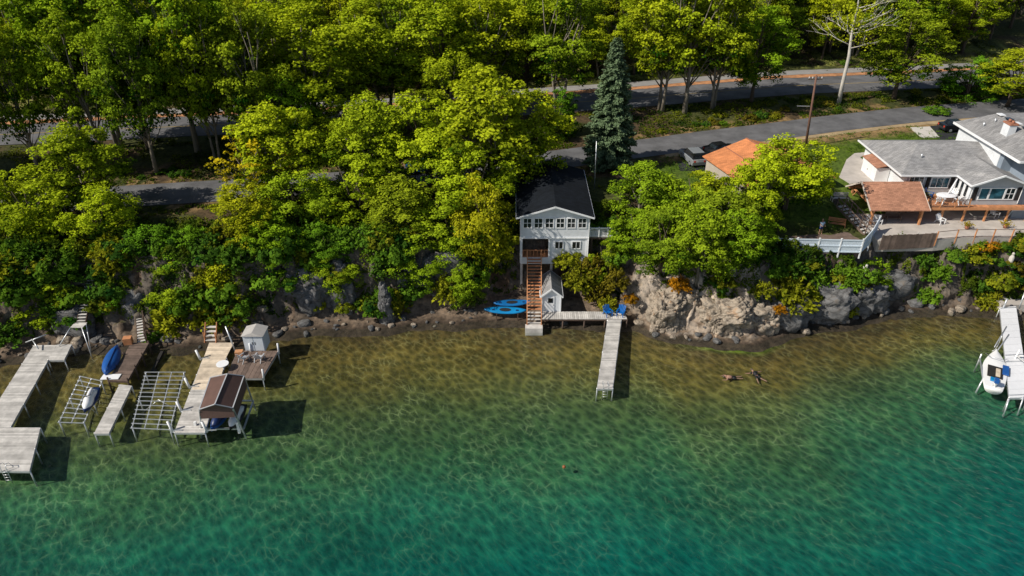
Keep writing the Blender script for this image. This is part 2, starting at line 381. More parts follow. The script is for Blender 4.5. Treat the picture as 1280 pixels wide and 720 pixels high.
strip('road_verge',R1,-4.5,-2.9,-.004-.02,M_dry,r1z,20,80,jag=1.2,seed=3)
strip('upper_road',R2,-4.6,4.7,.0,M_asph,r2z)
strip('gravel_verge',R2,4.6,6.4,.03,M_orange,r2z,jag=.8,seed=5)
strip('footpath',R2,6.2,9.0,.06,M_path,r2z,jag=.3,seed=8)
# faded lane line on the upper road
strip('road_marking',R2,-.08,.08,.006,simple('faded_yellow_line',(.35,.24,.05),.9,.3,2),r2z)
# ------------------------------------------------------------------ rock outcrops
def rockmat(name,base,dark,warm):
    m,nt,b=mat(name); g=N(nt,'ShaderNodeTexCoord')
    n=N(nt,'ShaderNodeTexNoise'); n.inputs['Scale'].default_value=.8; n.inputs['Detail'].default_value=10; n.inputs['Roughness'].default_value=.72; n.inputs['Distortion'].default_value=.6
    nt.links.new(g.outputs['Object'],n.inputs['Vector'])
    r=ramp(nt,[(.3,dark),(.43,tuple(c*.75 for c in base)),(.56,base),(.68,warm),(.8,tuple(c*1.15 for c in base))]); nt.links.new(n.outputs['Fac'],r.inputs[0])
    mp=N(nt,'ShaderNodeMapping'); mp.inputs['Scale'].default_value=(.8,.8,2.2); nt.links.new(g.outputs['Object'],mp.inputs[0])
    w=N(nt,'ShaderNodeTexVoronoi'); w.feature='DISTANCE_TO_EDGE'; w.inputs['Scale'].default_value=1.1; 
    ad=N(nt,'ShaderNodeMix',data_type='VECTOR'); ad.inputs[0].default_value=.25; nt.links.new(mp.outputs[0],ad.inputs[4]); nt.links.new(n.outputs['Color'],ad.inputs[5]); nt.links.new(ad.outputs[1],w.inputs['Vector'])
    r2=ramp(nt,[(0,(.35,.33,.32)),(.05,(.85,.85,.85)),(.2,(1,1,1))]); nt.links.new(w.outputs['Distance'],r2.inputs[0])
    mx=N(nt,'ShaderNodeMix',data_type='RGBA',blend_type='MULTIPLY'); mx.inputs[0].default_value=.8
    nt.links.new(r.outputs[0],mx.inputs[6]); nt.links.new(r2.outputs[0],mx.inputs[7]); nt.links.new(mx.outputs[2],b.inputs['Base Color'])
    bp=N(nt,'ShaderNodeBump'); bp.inputs['Strength'].default_value=1; bp.inputs['Distance'].default_value=.45; nt.links.new(n.outputs['Fac'],bp.inputs['Height']); nt.links.new(bp.outputs[0],b.inputs['Normal'])
    b.inputs['Roughness'].default_value=.95; b.inputs['Specular IOR Level'].default_value=.15; return m
M_rock=rockmat('pale_limestone',(.46,.39,.31),(.09,.06,.04),(.45,.27,.15))
M_rockg=rockmat('grey_limestone',(.20,.20,.20),(.03,.027,.024),(.19,.15,.11))
def ico(sub):
    import bmesh
    bm=bmesh.new(); bmesh.ops.create_icosphere(bm,subdivisions=sub,radius=1); v=np.array([p.co[:] for p in bm.verts]); f=np.array([[q.index for q in t.verts] for t in bm.faces]); bm.free(); return v,f
def rock(name,c,r,sub,seed,m,amp=.3,sq=.55):
    v,f=ico(sub); out=[]
    o=Vector((seed*3.7,seed*1.3,seed*5.1))
    for p in v:
        q=Vector(p); s=Vector((math.copysign(abs(q.x)**sq,q.x),math.copysign(abs(q.y)**sq,q.y),math.copysign(abs(q.z)**sq,q.z))); s=s.lerp(q,.45)
        w=Vector((q.x*r[0],q.y*r[1],q.z*r[2]))
        k=mn.fractal(w*.28+o,1,2,4)*amp*1.3
        ce=mn.voronoi(Vector((w.x*.55,w.y*.55,w.z*.8))+o)[0]; k+= (ce[1]-ce[0])*amp*.9-.15
        ce=mn.voronoi(Vector((w.x*1.5,w.y*1.5,w.z*2.2))+o)[0]; k+=-max(0,.16-(ce[1]-ce[0]))*amp*2.6+ce[0]*amp*.25
        k+=mn.fractal(w*2.0+o,.8,2.2,5)*amp*.22
        s=s*(1+k); out.append((s.x*r[0],s.y*r[1],s.z*r[2]))
    ob=npmesh(name,np.array(out),f,m,smooth=False); ob.location=c; return ob
def outcrop(c,r,seed,m,sub=5,amp=.3): tag(rock('cliff_rock',c,r,sub,seed,m,amp),kind='structure')
outcrop((15.9,62.0,1.3),(2.2,2.4,3.1),1,M_rock,6,.28)
outcrop((17.9,62.8,1.9),(1.3,1.9,2.5),2,M_rock,5,.3)
outcrop((21.5,61.5,1.1),(2.9,2.9,2.8),3,M_rock,6,.26)
outcrop((24.9,61.3,.8),(2.0,2.4,2.5),4,M_rock,5,.3)
outcrop((28.5,62.8,1.4),(2.6,2.2,2.4),6,M_rockg,5,.33)
outcrop((32.2,64.0,1.2),(3.0,2.2,2.6),7,M_rockg,5,.33)
outcrop((36.5,65.2,1.6),(2.6,2.2,2.6),8,M_rockg,5,.33)
outcrop((41.0,67.0,1.6),(2.2,1.7,2.0),9,M_rockg,4,.33)
outcrop((-21.5,64.2,2.2),(2.6,2.0,3.6),10,M_rockg,5,.33)
outcrop((-18.0,64.8,2.4),(2.0,2.0,3.4),11,M_rockg,5,.33)
outcrop((-13.0,62.4,1.7),(.75,.75,2.8),12,M_rockg,5,.35)
outcrop((-10.5,66.0,3.0),(2.6,1.8,3.6),13,M_rockg,5,.33)
outcrop((-15.2,66.0,2.6),(1.8,1.6,3.6),14,M_rockg,4,.33)
outcrop((-6.5,66.8,3.0),(2.4,1.6,3.4),15,M_rockg,4,.33)
outcrop((-44.0,60.6,1.6),(2.4,1.6,2.2),17,M_rockg,4,.33)
outcrop((-38.2,61.6,2.0),(1.6,1.4,2.4),18,M_rockg,4,.33)
outcrop((-26.6,62.4,1.6),(1.9,1.5,2.4),19,M_rockg,4,.33)
# loose boulders
bp_=[]
for i in range(5):
    o=rock('boulder',(0,0,-50),(1,.8,.6),3,30+i,M_rock if i%2 else M_rockg,.35); bp_.append(o)
used=[False]*5; BG='loose boulders along the foot of the cliff'
def boulder(x,y,s,k=None):
    k=random.randrange(5) if k is None else k; o=bp_[k]
    if used[k]: o=o.copy(); COL.objects.link(o)
    used[k]=True; o.location=(x,y,max(Hs(x,y),-.25)+s*.1); o.rotation_euler=(random.uniform(-.3,.3),random.uniform(-.3,.3),random.uniform(0,6.3)); q=random.uniform(.7,1.2); o.scale=(s,s*q,s*random.uniform(.7,1.1))
    tag(o,'rough angular boulder lying at the waterline below the wooded cliff','boulder',BG)
for i in range(165):
    while True:
        x=random.uniform(-50,56)
        if -24<x<13 and random.random()<.0: continue
        if 1.0<x<8.5 or 10.2<x<11.9 and 0: 
            if random.random()<.8: continue
        break
    y=float(shoreY(x))+random.uniform(-.7,2.6)*(1 if -26<x<12 else .5)
    boulder(x,y,random.choice([.16,.22,.28,.35,.45,.65])*random.uniform(.7,1.25))
# ------------------------------------------------------------------ lake
def lake():
    xs=np.concatenate([np.arange(-160,-62,4),np.arange(-62,64,.6),np.arange(64,165,4)]); ys=np.concatenate([np.arange(-60,20,4),np.arange(20,72,.5)])
    X,Y=np.meshgrid(xs,ys); D=shoreY(X)-Y
    Z=-.28-np.clip(D,0,60)*.03-.25*(fbm(X*.3,Y*.3,3,7)-.5)*sstep(1,6,D)
    wob=D+5.0*(fbm(X*.06,Y*.09,3,12)-.45)+2.5*(fbm(X*.3,Y*.3,3,14)-.45)-2.8+ sstep(5,45,X)*8*sstep(0,12,D)
    st=[(-2,(.075,.055,.026)),(1.5,(.115,.088,.028)),(6,(.095,.085,.026)),(10,(.060,.088,.034)),(16,(.030,.098,.046)),(21,(.012,.095,.060)),(27,(.003,.092,.074)),(34,(.001,.080,.082)),(60,(.001,.055,.072))]
    c=np.stack([np.interp(wob,[s[0] for s in st],[s[1][k] for s in st]) for k in range(3)],-1)
    # left shallows stay olive further out
    dk=fbm(X*.12,Y*.22,4,33)[...,None]; c=c*(.52+.68*dk)
    al=np.exp(-((X-22)/4.)**2-((D-.9)/.5)**2)[...,None]; c=c*(1-al)+np.array([.07,.12,.01])*al
    col=np.concatenate([c,np.ones(X.shape+(1,))],-1).reshape(-1,4)
    fade=1.1-sstep(13,31,wob)*.95
    nx=len(xs); ny=len(ys); idx=np.arange(nx*ny).reshape(ny,nx); f=np.stack([idx[:-1,:-1],idx[:-1,1:],idx[1:,1:],idx[1:,:-1]],-1).reshape(-1,4)
    m,nt,b=mat('lake_bed'); L=nt.links.new
    at=N(nt,'ShaderNodeAttribute',attribute_name='bcol'); fa=N(nt,'ShaderNodeAttribute',attribute_name='deep')
    g=N(nt,'ShaderNodeNewGeometry')
    wn=N(nt,'ShaderNodeTexNoise'); wn.inputs['Scale'].default_value=.55; wn.inputs['Detail'].default_value=3; L(g.outputs['Position'],wn.inputs['Vector'])
    sb=N(nt,'ShaderNodeVectorMath',operation='SUBTRACT'); L(wn.outputs['Color'],sb.inputs[0]); sb.inputs[1].default_value=(.5,.5,.5)
    sc=N(nt,'ShaderNodeVectorMath',operation='SCALE'); L(sb.outputs[0],sc.inputs[0]); sc.inputs['Scale'].default_value=.75
    ad=N(nt,'ShaderNodeVectorMath',operation='ADD'); L(g.outputs['Position'],ad.inputs[0]); L(sc.outputs[0],ad.inputs[1])
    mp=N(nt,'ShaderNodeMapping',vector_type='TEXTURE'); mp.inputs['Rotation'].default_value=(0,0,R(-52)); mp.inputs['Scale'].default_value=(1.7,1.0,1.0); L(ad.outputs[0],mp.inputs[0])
    def caustic_net(scale,w,rot=None):  # network of caustic light painted into the bed colour
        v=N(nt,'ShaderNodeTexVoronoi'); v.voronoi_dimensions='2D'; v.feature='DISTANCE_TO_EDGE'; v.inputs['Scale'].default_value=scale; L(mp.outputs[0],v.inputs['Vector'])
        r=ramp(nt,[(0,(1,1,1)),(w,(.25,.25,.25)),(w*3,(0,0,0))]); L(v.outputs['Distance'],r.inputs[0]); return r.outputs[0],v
    a1,v1=caustic_net(1.7,.055); a2,v2=caustic_net(3.4,.06)
    # patchy breakup of the painted caustic lines
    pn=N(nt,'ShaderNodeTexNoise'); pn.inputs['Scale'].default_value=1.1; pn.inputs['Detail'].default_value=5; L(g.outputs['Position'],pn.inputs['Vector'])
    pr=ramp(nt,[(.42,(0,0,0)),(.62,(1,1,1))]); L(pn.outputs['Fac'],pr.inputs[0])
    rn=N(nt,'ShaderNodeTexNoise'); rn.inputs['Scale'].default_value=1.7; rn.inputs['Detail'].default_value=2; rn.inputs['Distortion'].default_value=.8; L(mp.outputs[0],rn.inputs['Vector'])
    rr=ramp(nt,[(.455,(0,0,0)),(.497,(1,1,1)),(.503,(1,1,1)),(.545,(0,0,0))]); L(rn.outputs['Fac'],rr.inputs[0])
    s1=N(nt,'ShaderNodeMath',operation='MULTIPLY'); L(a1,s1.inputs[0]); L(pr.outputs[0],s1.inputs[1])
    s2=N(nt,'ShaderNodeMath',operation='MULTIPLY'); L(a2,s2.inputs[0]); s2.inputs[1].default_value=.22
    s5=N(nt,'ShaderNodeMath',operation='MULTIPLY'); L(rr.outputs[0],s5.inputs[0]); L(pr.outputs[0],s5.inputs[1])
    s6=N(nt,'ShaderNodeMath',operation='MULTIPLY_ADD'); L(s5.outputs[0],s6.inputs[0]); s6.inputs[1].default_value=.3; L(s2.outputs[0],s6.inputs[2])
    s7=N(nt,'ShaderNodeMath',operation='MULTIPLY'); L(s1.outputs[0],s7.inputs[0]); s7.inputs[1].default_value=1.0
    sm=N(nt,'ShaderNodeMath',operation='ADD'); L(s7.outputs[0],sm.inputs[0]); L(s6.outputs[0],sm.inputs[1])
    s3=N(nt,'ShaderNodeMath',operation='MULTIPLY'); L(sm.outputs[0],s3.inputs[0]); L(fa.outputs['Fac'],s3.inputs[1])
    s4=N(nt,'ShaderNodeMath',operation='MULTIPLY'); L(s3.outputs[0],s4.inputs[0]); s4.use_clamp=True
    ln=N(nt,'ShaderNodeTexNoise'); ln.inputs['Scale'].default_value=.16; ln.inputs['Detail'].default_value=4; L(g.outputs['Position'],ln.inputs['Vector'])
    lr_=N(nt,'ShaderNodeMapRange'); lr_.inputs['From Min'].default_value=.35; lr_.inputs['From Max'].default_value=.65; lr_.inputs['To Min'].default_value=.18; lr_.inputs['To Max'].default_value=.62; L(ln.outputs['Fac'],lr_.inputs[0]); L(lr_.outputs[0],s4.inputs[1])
    # caustic cells painted into the bed colour: dark middles, bright rims
    bn=N(nt,'ShaderNodeTexVoronoi'); bn.voronoi_dimensions='2D'; bn.feature='SMOOTH_F1'; bn.inputs['Scale'].default_value=1.7; L(mp.outputs[0],bn.inputs['Vector'])
    br=ramp(nt,[(.08,(.56,.62,.64)),(.36,(.95,.96,.95)),(.6,(1.5,1.45,1.25))]); L(bn.outputs['Distance'],br.inputs[0])
    sn=N(nt,'ShaderNodeTexNoise'); sn.inputs['Scale'].default_value=3.4; sn.inputs['Detail'].default_value=8; sn.inputs['Roughness'].default_value=.7
    mp2=N(nt,'ShaderNodeMapping',vector_type='TEXTURE'); mp2.inputs['Rotation'].default_value=(0,0,R(-50)); mp2.inputs['Scale'].default_value=(2.6,.9,1); L(g.outputs['Position'],mp2.inputs[0]); L(mp2.outputs[0],sn.inputs['Vector'])
    sr=ramp(nt,[(.3,(.55,.56,.6)),(.7,(1.55,1.5,1.38))]); L(sn.outputs['Fac'],sr.inputs[0])
    m1=N(nt,'ShaderNodeMix',data_type='RGBA',blend_type='MULTIPLY'); mf=N(nt,'ShaderNodeMath',operation='MULTIPLY_ADD'); L(fa.outputs['Fac'],mf.inputs[0]); mf.inputs[1].default_value=.5; mf.inputs[2].default_value=.42; mf.use_clamp=True; L(mf.outputs[0],m1.inputs[0]); L(at.outputs['Color'],m1.inputs[6]); L(br.outputs[0],m1.inputs[7])
    m2=N(nt,'ShaderNodeMix',data_type='RGBA',blend_type='MULTIPLY'); m2.inputs[0].default_value=.85; L(m1.outputs[2],m2.inputs[6]); L(sr.outputs[0],m2.inputs[7])
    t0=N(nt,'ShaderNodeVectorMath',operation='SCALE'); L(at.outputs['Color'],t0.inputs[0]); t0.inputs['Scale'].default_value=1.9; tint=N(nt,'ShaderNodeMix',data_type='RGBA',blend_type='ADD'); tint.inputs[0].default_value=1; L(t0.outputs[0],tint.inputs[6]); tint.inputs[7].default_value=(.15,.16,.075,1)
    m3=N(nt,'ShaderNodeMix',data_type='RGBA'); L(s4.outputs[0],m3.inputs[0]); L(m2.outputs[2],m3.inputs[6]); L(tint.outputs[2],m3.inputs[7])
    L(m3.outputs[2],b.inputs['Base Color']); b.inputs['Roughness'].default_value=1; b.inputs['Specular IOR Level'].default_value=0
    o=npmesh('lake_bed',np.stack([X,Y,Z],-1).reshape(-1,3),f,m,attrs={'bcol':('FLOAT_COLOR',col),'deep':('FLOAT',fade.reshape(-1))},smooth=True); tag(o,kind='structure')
    # surface
    m=bpy.data.materials.new('lake_water'); m.use_nodes=True; nt=m.node_tree; nt.nodes.clear(); L=nt.links.new
    g=N(nt,'ShaderNodeNewGeometry'); mp=N(nt,'ShaderNodeMapping',vector_type='TEXTURE'); mp.inputs['Rotation'].default_value=(0,0,R(-35)); mp.inputs['Scale'].default_value=(1.5,.9,1); L(g.outputs['Position'],mp.inputs[0])
    n=N(nt,'ShaderNodeTexNoise'); n.inputs['Scale'].default_value=1.6; n.inputs['Detail'].default_value=6; n.inputs['Roughness'].default_value=.55; n.inputs['Distortion'].default_value=.6; L(mp.outputs[0],n.inputs['Vector'])
    bp=N(nt,'ShaderNodeBump'); bp.inputs['Strength'].default_value=1; bp.inputs['Distance'].default_value=.16; L(n.outputs['Fac'],bp.inputs['Height'])
    lw=N(nt,'ShaderNodeLayerWeight'); lw.inputs['Blend'].default_value=.5; L(bp.outputs[0],lw.inputs['Normal'])
    pw=N(nt,'ShaderNodeMath',operation='POWER'); L(lw.outputs['Facing'],pw.inputs[0]); pw.inputs[1].default_value=4.2
    fr=N(nt,'ShaderNodeMath',operation='MULTIPLY_ADD'); L(pw.outputs[0],fr.inputs[0]); fr.inputs[1].default_value=.9; fr.inputs[2].default_value=.02; fr.use_clamp=True
    gl=N(nt,'ShaderNodeBsdfGlossy'); gl.inputs['Roughness'].default_value=.03; L(bp.outputs[0],gl.inputs['Normal'])
    tr=N(nt,'ShaderNodeBsdfTransparent'); tr.inputs[0].default_value=(.96,1,.99,1)
    ms=N(nt,'ShaderNodeMixShader'); L(fr.outputs[0],ms.inputs[0]); L(tr.outputs[0],ms.inputs[1]); L(gl.outputs[0],ms.inputs[2])
    o_=N(nt,'ShaderNodeOutputMaterial'); L(ms.outputs[0],o_.inputs[0])
    v=np.array([(-160,-60,0),(160,-60,0),(160,75,0),(-160,75,0)],float); o=npmesh('water',v,np.array([[0,1,2,3]]),m); tag(o,kind='structure')
lake()
# ------------------------------------------------------------------ foliage protos
def quads(cen,nor,size,asp=1.0,elong=None):
    n=len(cen); nor=nor/np.maximum(np.linalg.norm(nor,axis=1,keepdims=True),1e-6)
    r=rng.normal(size=(n,3)) if elong is None else elong+rng.normal(size=(n,3))*.25
    u=r-(r*nor).sum(1,keepdims=True)*nor; u/=np.maximum(np.linalg.norm(u,axis=1,keepdims=True),1e-6); w=np.cross(nor,u)
    s=(size*rng.uniform(.65,1.3,n))[:,None]/2; u=u*s*asp; w=w*s
    bend=nor*s*.35
    v=np.stack([cen-u-bend,cen+w*.9,cen+u-bend,cen-w*.9],1).reshape(-1,3); f=np.arange(4*n).reshape(n,4); return v,f
def crown_arrays(h,r,base,nl,cl,lv,leaf,seed,shape='round',clr=.62):
    g=np.random.default_rng(seed); C=[];Nn=[];T=[];lobes=[]
    zc=base+(h-base)*.5; rz=(h-base)*.5
    for i in range(nl):
        for _ in range(40):
            a=g.uniform(0,2*math.pi); zz=g.uniform(-.85,1.0); rad=math.sqrt(max(0,1-zz*zz*(.95 if zz>0 else .75)))*g.uniform(.4,.9)
            lr=g.uniform(.22,.36)*r
            p=np.array([math.cos(a)*rad*r,math.sin(a)*rad*r,zc+zz*rz*.86-lr*.25])
            if all(np.linalg.norm(p-q[0])>.55*(lr+q[1])*.95 for q in lobes): break
        lobes.append((p,lr))
    for p,lr in lobes:
        n=max(6,int(cl*(lr/(.34*r))**2)); d=g.normal(size=(n,3)); d[:,2]+=.35; d/=np.linalg.norm(d,axis=1,keepdims=True)
        cc=p+d*lr*g.uniform(.6,1.15,(n,1))*np.array([1,1,1.25])
        for c,dd in zip(cc,d):
            out=(c-np.array([0,0,zc-rz*.4])); out/=max(np.linalg.norm(out),1e-6)
            k=lv; q=g.normal(size=(k,3)); q/=np.linalg.norm(q,axis=1,keepdims=True); q[:,2]=np.where(q[:,2]<-.35,-q[:,2],q[:,2])
            cr=clr*g.uniform(.6,1.25)
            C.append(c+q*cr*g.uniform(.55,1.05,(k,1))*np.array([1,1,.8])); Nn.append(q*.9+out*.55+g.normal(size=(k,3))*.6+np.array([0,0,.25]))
            hz=(c[2]-base)/(h-base); T.append(np.clip(np.full(k,.26+.42*hz+.25*dd[2]+g.normal()*.2)+g.normal(size=k)*.12+.16*q[:,2],0,1))  # light tops and dark undersides of the crown painted into the tint
    C=np.concatenate(C);Nn=np.concatenate(Nn);T=np.concatenate(T)
    v,f=quads(C,Nn,leaf); return v,f,np.repeat(T,4),lobes
def bark_mesh(name,h,base,lobes,tr,m,parent,seed,lean=0,split=1):
    g=random.Random(seed); b=MB(); tops=[]
    for s in range(split):
        a=g.uniform(0,6.3); off=Vector((math.cos(a),math.sin(a),0))*(0 if split==1 else tr*1.3)
        pts=[];rad=[]
        k=7; d=Vector((math.cos(a),math.sin(a),0))*(.03 if split==1 else .11)*h
        for i in range(k):
            t=i/(k-1); pts.append(off+d*t**1.3+Vector((g.uniform(-1,1),g.uniform(-1,1),0))*.02*h*t+Vector((0,0,t*h*.86-.9*(i==0)))); rad.append(tr*(1.35 if i==0 else 1)*(1-.86*t)/(1 if split==1 else 1.25)*1.0)
        b.tube(pts,rad,9); tops.append((pts,rad))
    for p,lr in lobes:
        pts,rad=tops[g.randrange(split)]; t=g.uniform(.38,.75)*min(1,max(.45,p[2]/h)); i=t*(len(pts)-1); j=int(i); s=pts[j].lerp(pts[min(j+1,len(pts)-1)],i-j)
        e=Vector(p); 
        if s.z>e.z: s=pts[2].copy()
        mid=s.lerp(e,.5)+Vector((g.uniform(-1,1)*.2,g.uniform(-1,1)*.2,-.05*h*.3)); r0=tr*.36
        b.tube([s,mid,e],[r0,r0*.6,r0*.22],6)
        for q in range(3):
            e2=e+Vector((g.uniform(-1,1),g.uniform(-1,1),g.uniform(-.2,1)))*lr*.9; b.tube([mid.lerp(e,.5),e2],[r0*.35,r0*.08],5)
    return b.build(name,m,parent,smooth=True)
def tree_proto(name,h,r,base,nl,cl,lv,leaf,seed,tr,bark,split=1,m=None,clr=.62):
    t=thing(name,'x','tree'); v,f,T,lobes=crown_arrays(h,r,base,nl,cl,lv,leaf,seed,clr=clr)
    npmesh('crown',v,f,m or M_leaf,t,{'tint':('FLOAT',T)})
    bark_mesh('trunk',h,base,lobes,tr,bark,t,seed,split=split); return t
PR={}
PR['b0']=tree_proto('broadleaf_tree',11,4.2,1.2,19,22,50,.235,101,.24,M_bark,clr=.72)
PR['b1']=tree_proto('broadleaf_tree',11,4.2,1.6,17,22,50,.235,102,.22,M_barkd,2,clr=.74)
PR['b2']=tree_proto('broadleaf_tree',11,4.2,.6,22,20,50,.235,103,.24,M_barkd,3,clr=.7)
PR['t0']=tree_proto('broadleaf_tree',18,4.4,4.6,23,19,46,.27,104,.26,M_bark,clr=.86)
PR['t1']=tree_proto('broadleaf_tree',18,4.4,5.2,21,20,46,.27,105,.24,M_bark,2,clr=.86)
PR['t2']=tree_proto('broadleaf_tree',18,4.4,3.2,26,18,46,.27,106,.26,M_barkd,clr=.84)
PR['s']=tree_proto('sparse_autumn_tree',11,4.2,3.5,15,8,24,.25,107,.22,M_bark,2,clr=.5)
PH={k:(11,4.2) for k in('b0','b1','b2','s')}; PH.update({k:(18,4.4) for k in('t0','t1','t2')})
FIRST={}
TREES=[]
TCOL={'y':(1.12,1.08,.9,1),'g':(.74,.92,.9,1),'m':(.9,.95,.95,1),'d':(.42,.68,.9,1),'a':(1.15,.98,.8,1),'l':(.80,.90,1,1),'u':(1.3,.9,.8,1)}
def place_tree(k,x,y,h,r,label,group=None,color='y',z=None):
    z=Hs(x,y) if z is None else z; H0,R0=PH[k]; c=list(TCOL[color]); j=random.uniform(.88,1.12); c=[c[0]*j*random.uniform(.93,1.07),c[1]*j,c[2],1]
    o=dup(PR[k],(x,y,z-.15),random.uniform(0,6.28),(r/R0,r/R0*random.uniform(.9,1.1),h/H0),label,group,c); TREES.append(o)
    if not group and 'group' in o.keys(): del o['group']
    return o
def ptree(k,px,top,Y,wpx,label,color='y',group=None):
    """tree whose crown top shows at (px,top) when it stands at distance Y; wpx crown width in the picture"""
    x=Q(px,top,Y)[0]; zt=Q(px,top,Y)[2]; g=Hs(x,Y); dep=Y*math.cos(TH)+(CH-12)*math.sin(TH); r=wpx/2*dep/CF; h=zt-g
    if k[0] in 'bs' and h<1.75*r: g=zt-1.75*r
    return place_tree(k,x,Y,zt-g,r,label,group,color,z=g)
near=[('b1',20,215,68,120,'yellow-green tree at the left edge above the grey dock','y'),
('b2',60,330,62.5,110,'low bushy olive tree on the bank behind the far left dock','m'),
('b0',82,160,73,112,'tall bright yellow-green tree left of the lower road clearing','y'),
('b2',70,230,70,130,'wide yellow-green tree above the upper wooden stairs','y'),
('b1',112,238,67.0,95,'sunlit yellow-green tree directly above the narrow slatted stairs','y'),
('b0',180,285,65,95,'dark green tree beside the lower wooden steps','d'),
('b2',238,285,65.5,95,'deep green tree behind the olive bushes left of the cliff','d'),
('s',305,165,73,95,'thin orange-tinged tree with bare limbs beside the lower road','u'),
('b0',335,135,76,130,'large yellow-green tree right of the lower road clearing','y'),
('b2',300,225,67,100,'olive tree leaning over the shaded cliff','a'),
('b2',15,400-25,61.0,80,'low dark tree on the rocks behind the far left landing','g'),
('b2',70,350,61.5,70,'small yellowish tree left of the narrow slatted stairs','y'),
('b2',150,330,63.5,85,'small dark green tree between the two wooden stairs','d'),
('b2',212,330,62.5,90,'rounded olive tree on the bank above the green shrub','m'),
('b1',288,315,63.8,90,'brownish-green tree above the storage hut','a'),
('b2',415,310,64.8,80,'small tree hanging over the left side of the rock pillar','m'),
('b2',330,262,65.5,90,'spreading tree by the blue tarpaulin','g'),
('b2',520,300,65.8,80,'green tree clinging to the rock right of the pillar','g'),
('b2',583,330,64.6,60,'dark green small tree left of the kayaks','g'),
('b2',1095,322,66.5,60,'shadowed green tree above the grey rocks','g'),

('b1',365,215,70,95,'yellow-green tree on the cliff edge in the middle left','m'),
('b2',400,280,66,75,'shaded dark green tree on the cliff brink','d'),
('b0',460,125,78,120,'broad yellow-green tree left of the black-roofed house lawn','y'),
('b2',440,195,72,120,'rounded yellow tree on the bluff above the rock pillar','y'),
('b1',530,120,77,120,'full-crowned yellow-green tree in the middle of the bluff','y'),
('b0',610,95,78,150,'largest yellow-green tree behind the black roof','y'),
('b1',660,120,81,110,'yellow-green tree touching the left side of the black roof','y'),
('b2',590,180,71.5,120,'wide yellow-green tree left of the white gabled house','y'),
('b0',500,225,69.5,110,'green tree shading the cliff between the pillar and the house','m'),
('b2',560,250,68,100,'olive-green tree overhanging the rocky beach','m'),
('b1',606,225,66.3,90,'yellow-tinged tree pressed against the left wall of the white house','a'),
('b0',806,206,71,98,'mid-green rounded tree right of the white gabled house','l'),
('b2',800,262,66.8,75,'small green tree right of the white side deck','g'),
('b2',838,262,63.6,95,'yellow-green tree draping over the left part of the pale rock','l'),
('b0',884,262,62.6,95,'bright bushy tree hanging over the middle of the pale rock face','l'),
('b2',932,262,63.4,90,'leafy green tree on the brink above the right part of the pale rock','g'),
('b2',760,300,66.2,50,'small shrubby tree on the warm slope below the white side deck','m'),
('b1',850,225,70,90,'dense green tree above the pale rock face','l'),
('b0',905,240,66.5,110,'bright green tree leaning over the large pale boulder','l'),
('b2',880,215,73,100,'yellow-green tree in front of the orange-roofed house','y'),
('b1',1000,172,73,115,'yellow-green tree between the orange roof and the brown pavilion','y'),
('b0',965,195,70,100,'leafy tree with a dark trunk behind the white fence','y'),
('b2',945,270,66.5,80,'small green tree at the left end of the white fence','g'),
]
for k,px,top,Y,w,l,c in near: ptree(k,px,top,Y,w,l,c)
mid=[('t0',30,-60,90,130,'tall tree with a slanting trunk at the upper left corner','g'),
('t1',75,-70,92,120,'tall dark green tree second from the upper left corner','g'),
('t2',125,-40,91,120,'tall green tree with a thin pale trunk in front of the upper road','g'),
('t0',185,-75,90.5,120,'twin-trunked tall tree left of the dark road gap','g'),
('t1',280,15,92,140,'leaning multi-trunk tree above the dark road gap','y'),

('b2',350,95,88,90,'bushy low tree on the verge left of the white trunk','g'),
('b2',425,120,89,80,'low tree between the roads behind the broad bluff tree','y'),
('b0',560,70,97,100,'rounded tree on the verge behind the largest bluff tree','y'),

('b2',1225,70,112,70,'shaded bush-like tree at the far right beyond the lower road','d'),
('t1',375,5,93,125,'yellow-green tree with white trunk between the two roads','y'),
('t0',330,-10,99,110,'broad tree at the edge of the upper road on the left','y'),
('t1',468,-10,102,110,'yellow-green tree with dark straight trunk by the pale path','y'),
('t2',545,-20,104,120,'broad yellow tree behind the largest bluff tree','y'),
('t0',610,-10,105,100,'yellow-green tree over the upper road above the black roof','y'),
('t1',705,-30,104,100,'slender tree left of the blue spruce','m'),
('t2',660,-20,108,80,'bushy tree near the upper road left of the spruce','y'),
('t1',845,-40,106,95,'leftmost tree of the tall cluster between the roads','y'),
('t0',880,-50,105,95,'pale-trunked tree in the tall cluster between the roads','y'),
('t1',915,-30,106.5,95,'rightmost tree of the tall cluster between the roads','y'),
('t2',960,5,109,80,'green tree behind the wooden utility pole','g'),
('t2',1148,10,111,90,'full green tree growing from the verge above the grey roof','m'),
('t2',1285,60,108,90,'bright tree at the right edge beyond the grey roofs','y'),
('b2',700,110,96,50,'small dark tree on the verge left of the spruce','d'),
]
for k,px,top,Y,w,l,c in mid: ptree(k,px,top,Y,w,l,c)
FG='woodland trees beyond the upper road'
n=0
for row,(off,sp) in enumerate([(13.5,7.2),(20,7.5),(28,8),(37,9),(47,10),(58,11)]):
    xa=-(78+row*9); x=xa+random.uniform(0,4)
    while x<88+row*9:
        y=float(np.interp(x,R2[:,0],R2[:,1]))+off+random.uniform(-2.2,2.2)
        h=random.uniform(12,18)+(row>1)*1.5; r=random.uniform(3.6,5.2)
        if row==0: h*=random.uniform(.65,1.0)
        place_tree(random.choice(['t0','t1','t2','t2']),x+random.uniform(-1,1),y,h,r,'yellow-green broadleaf tree in the continuous woodland beyond the upper road',FG,random.choice('yyymmgla'))
        x+=sp*random.uniform(.75,1.2); n+=1
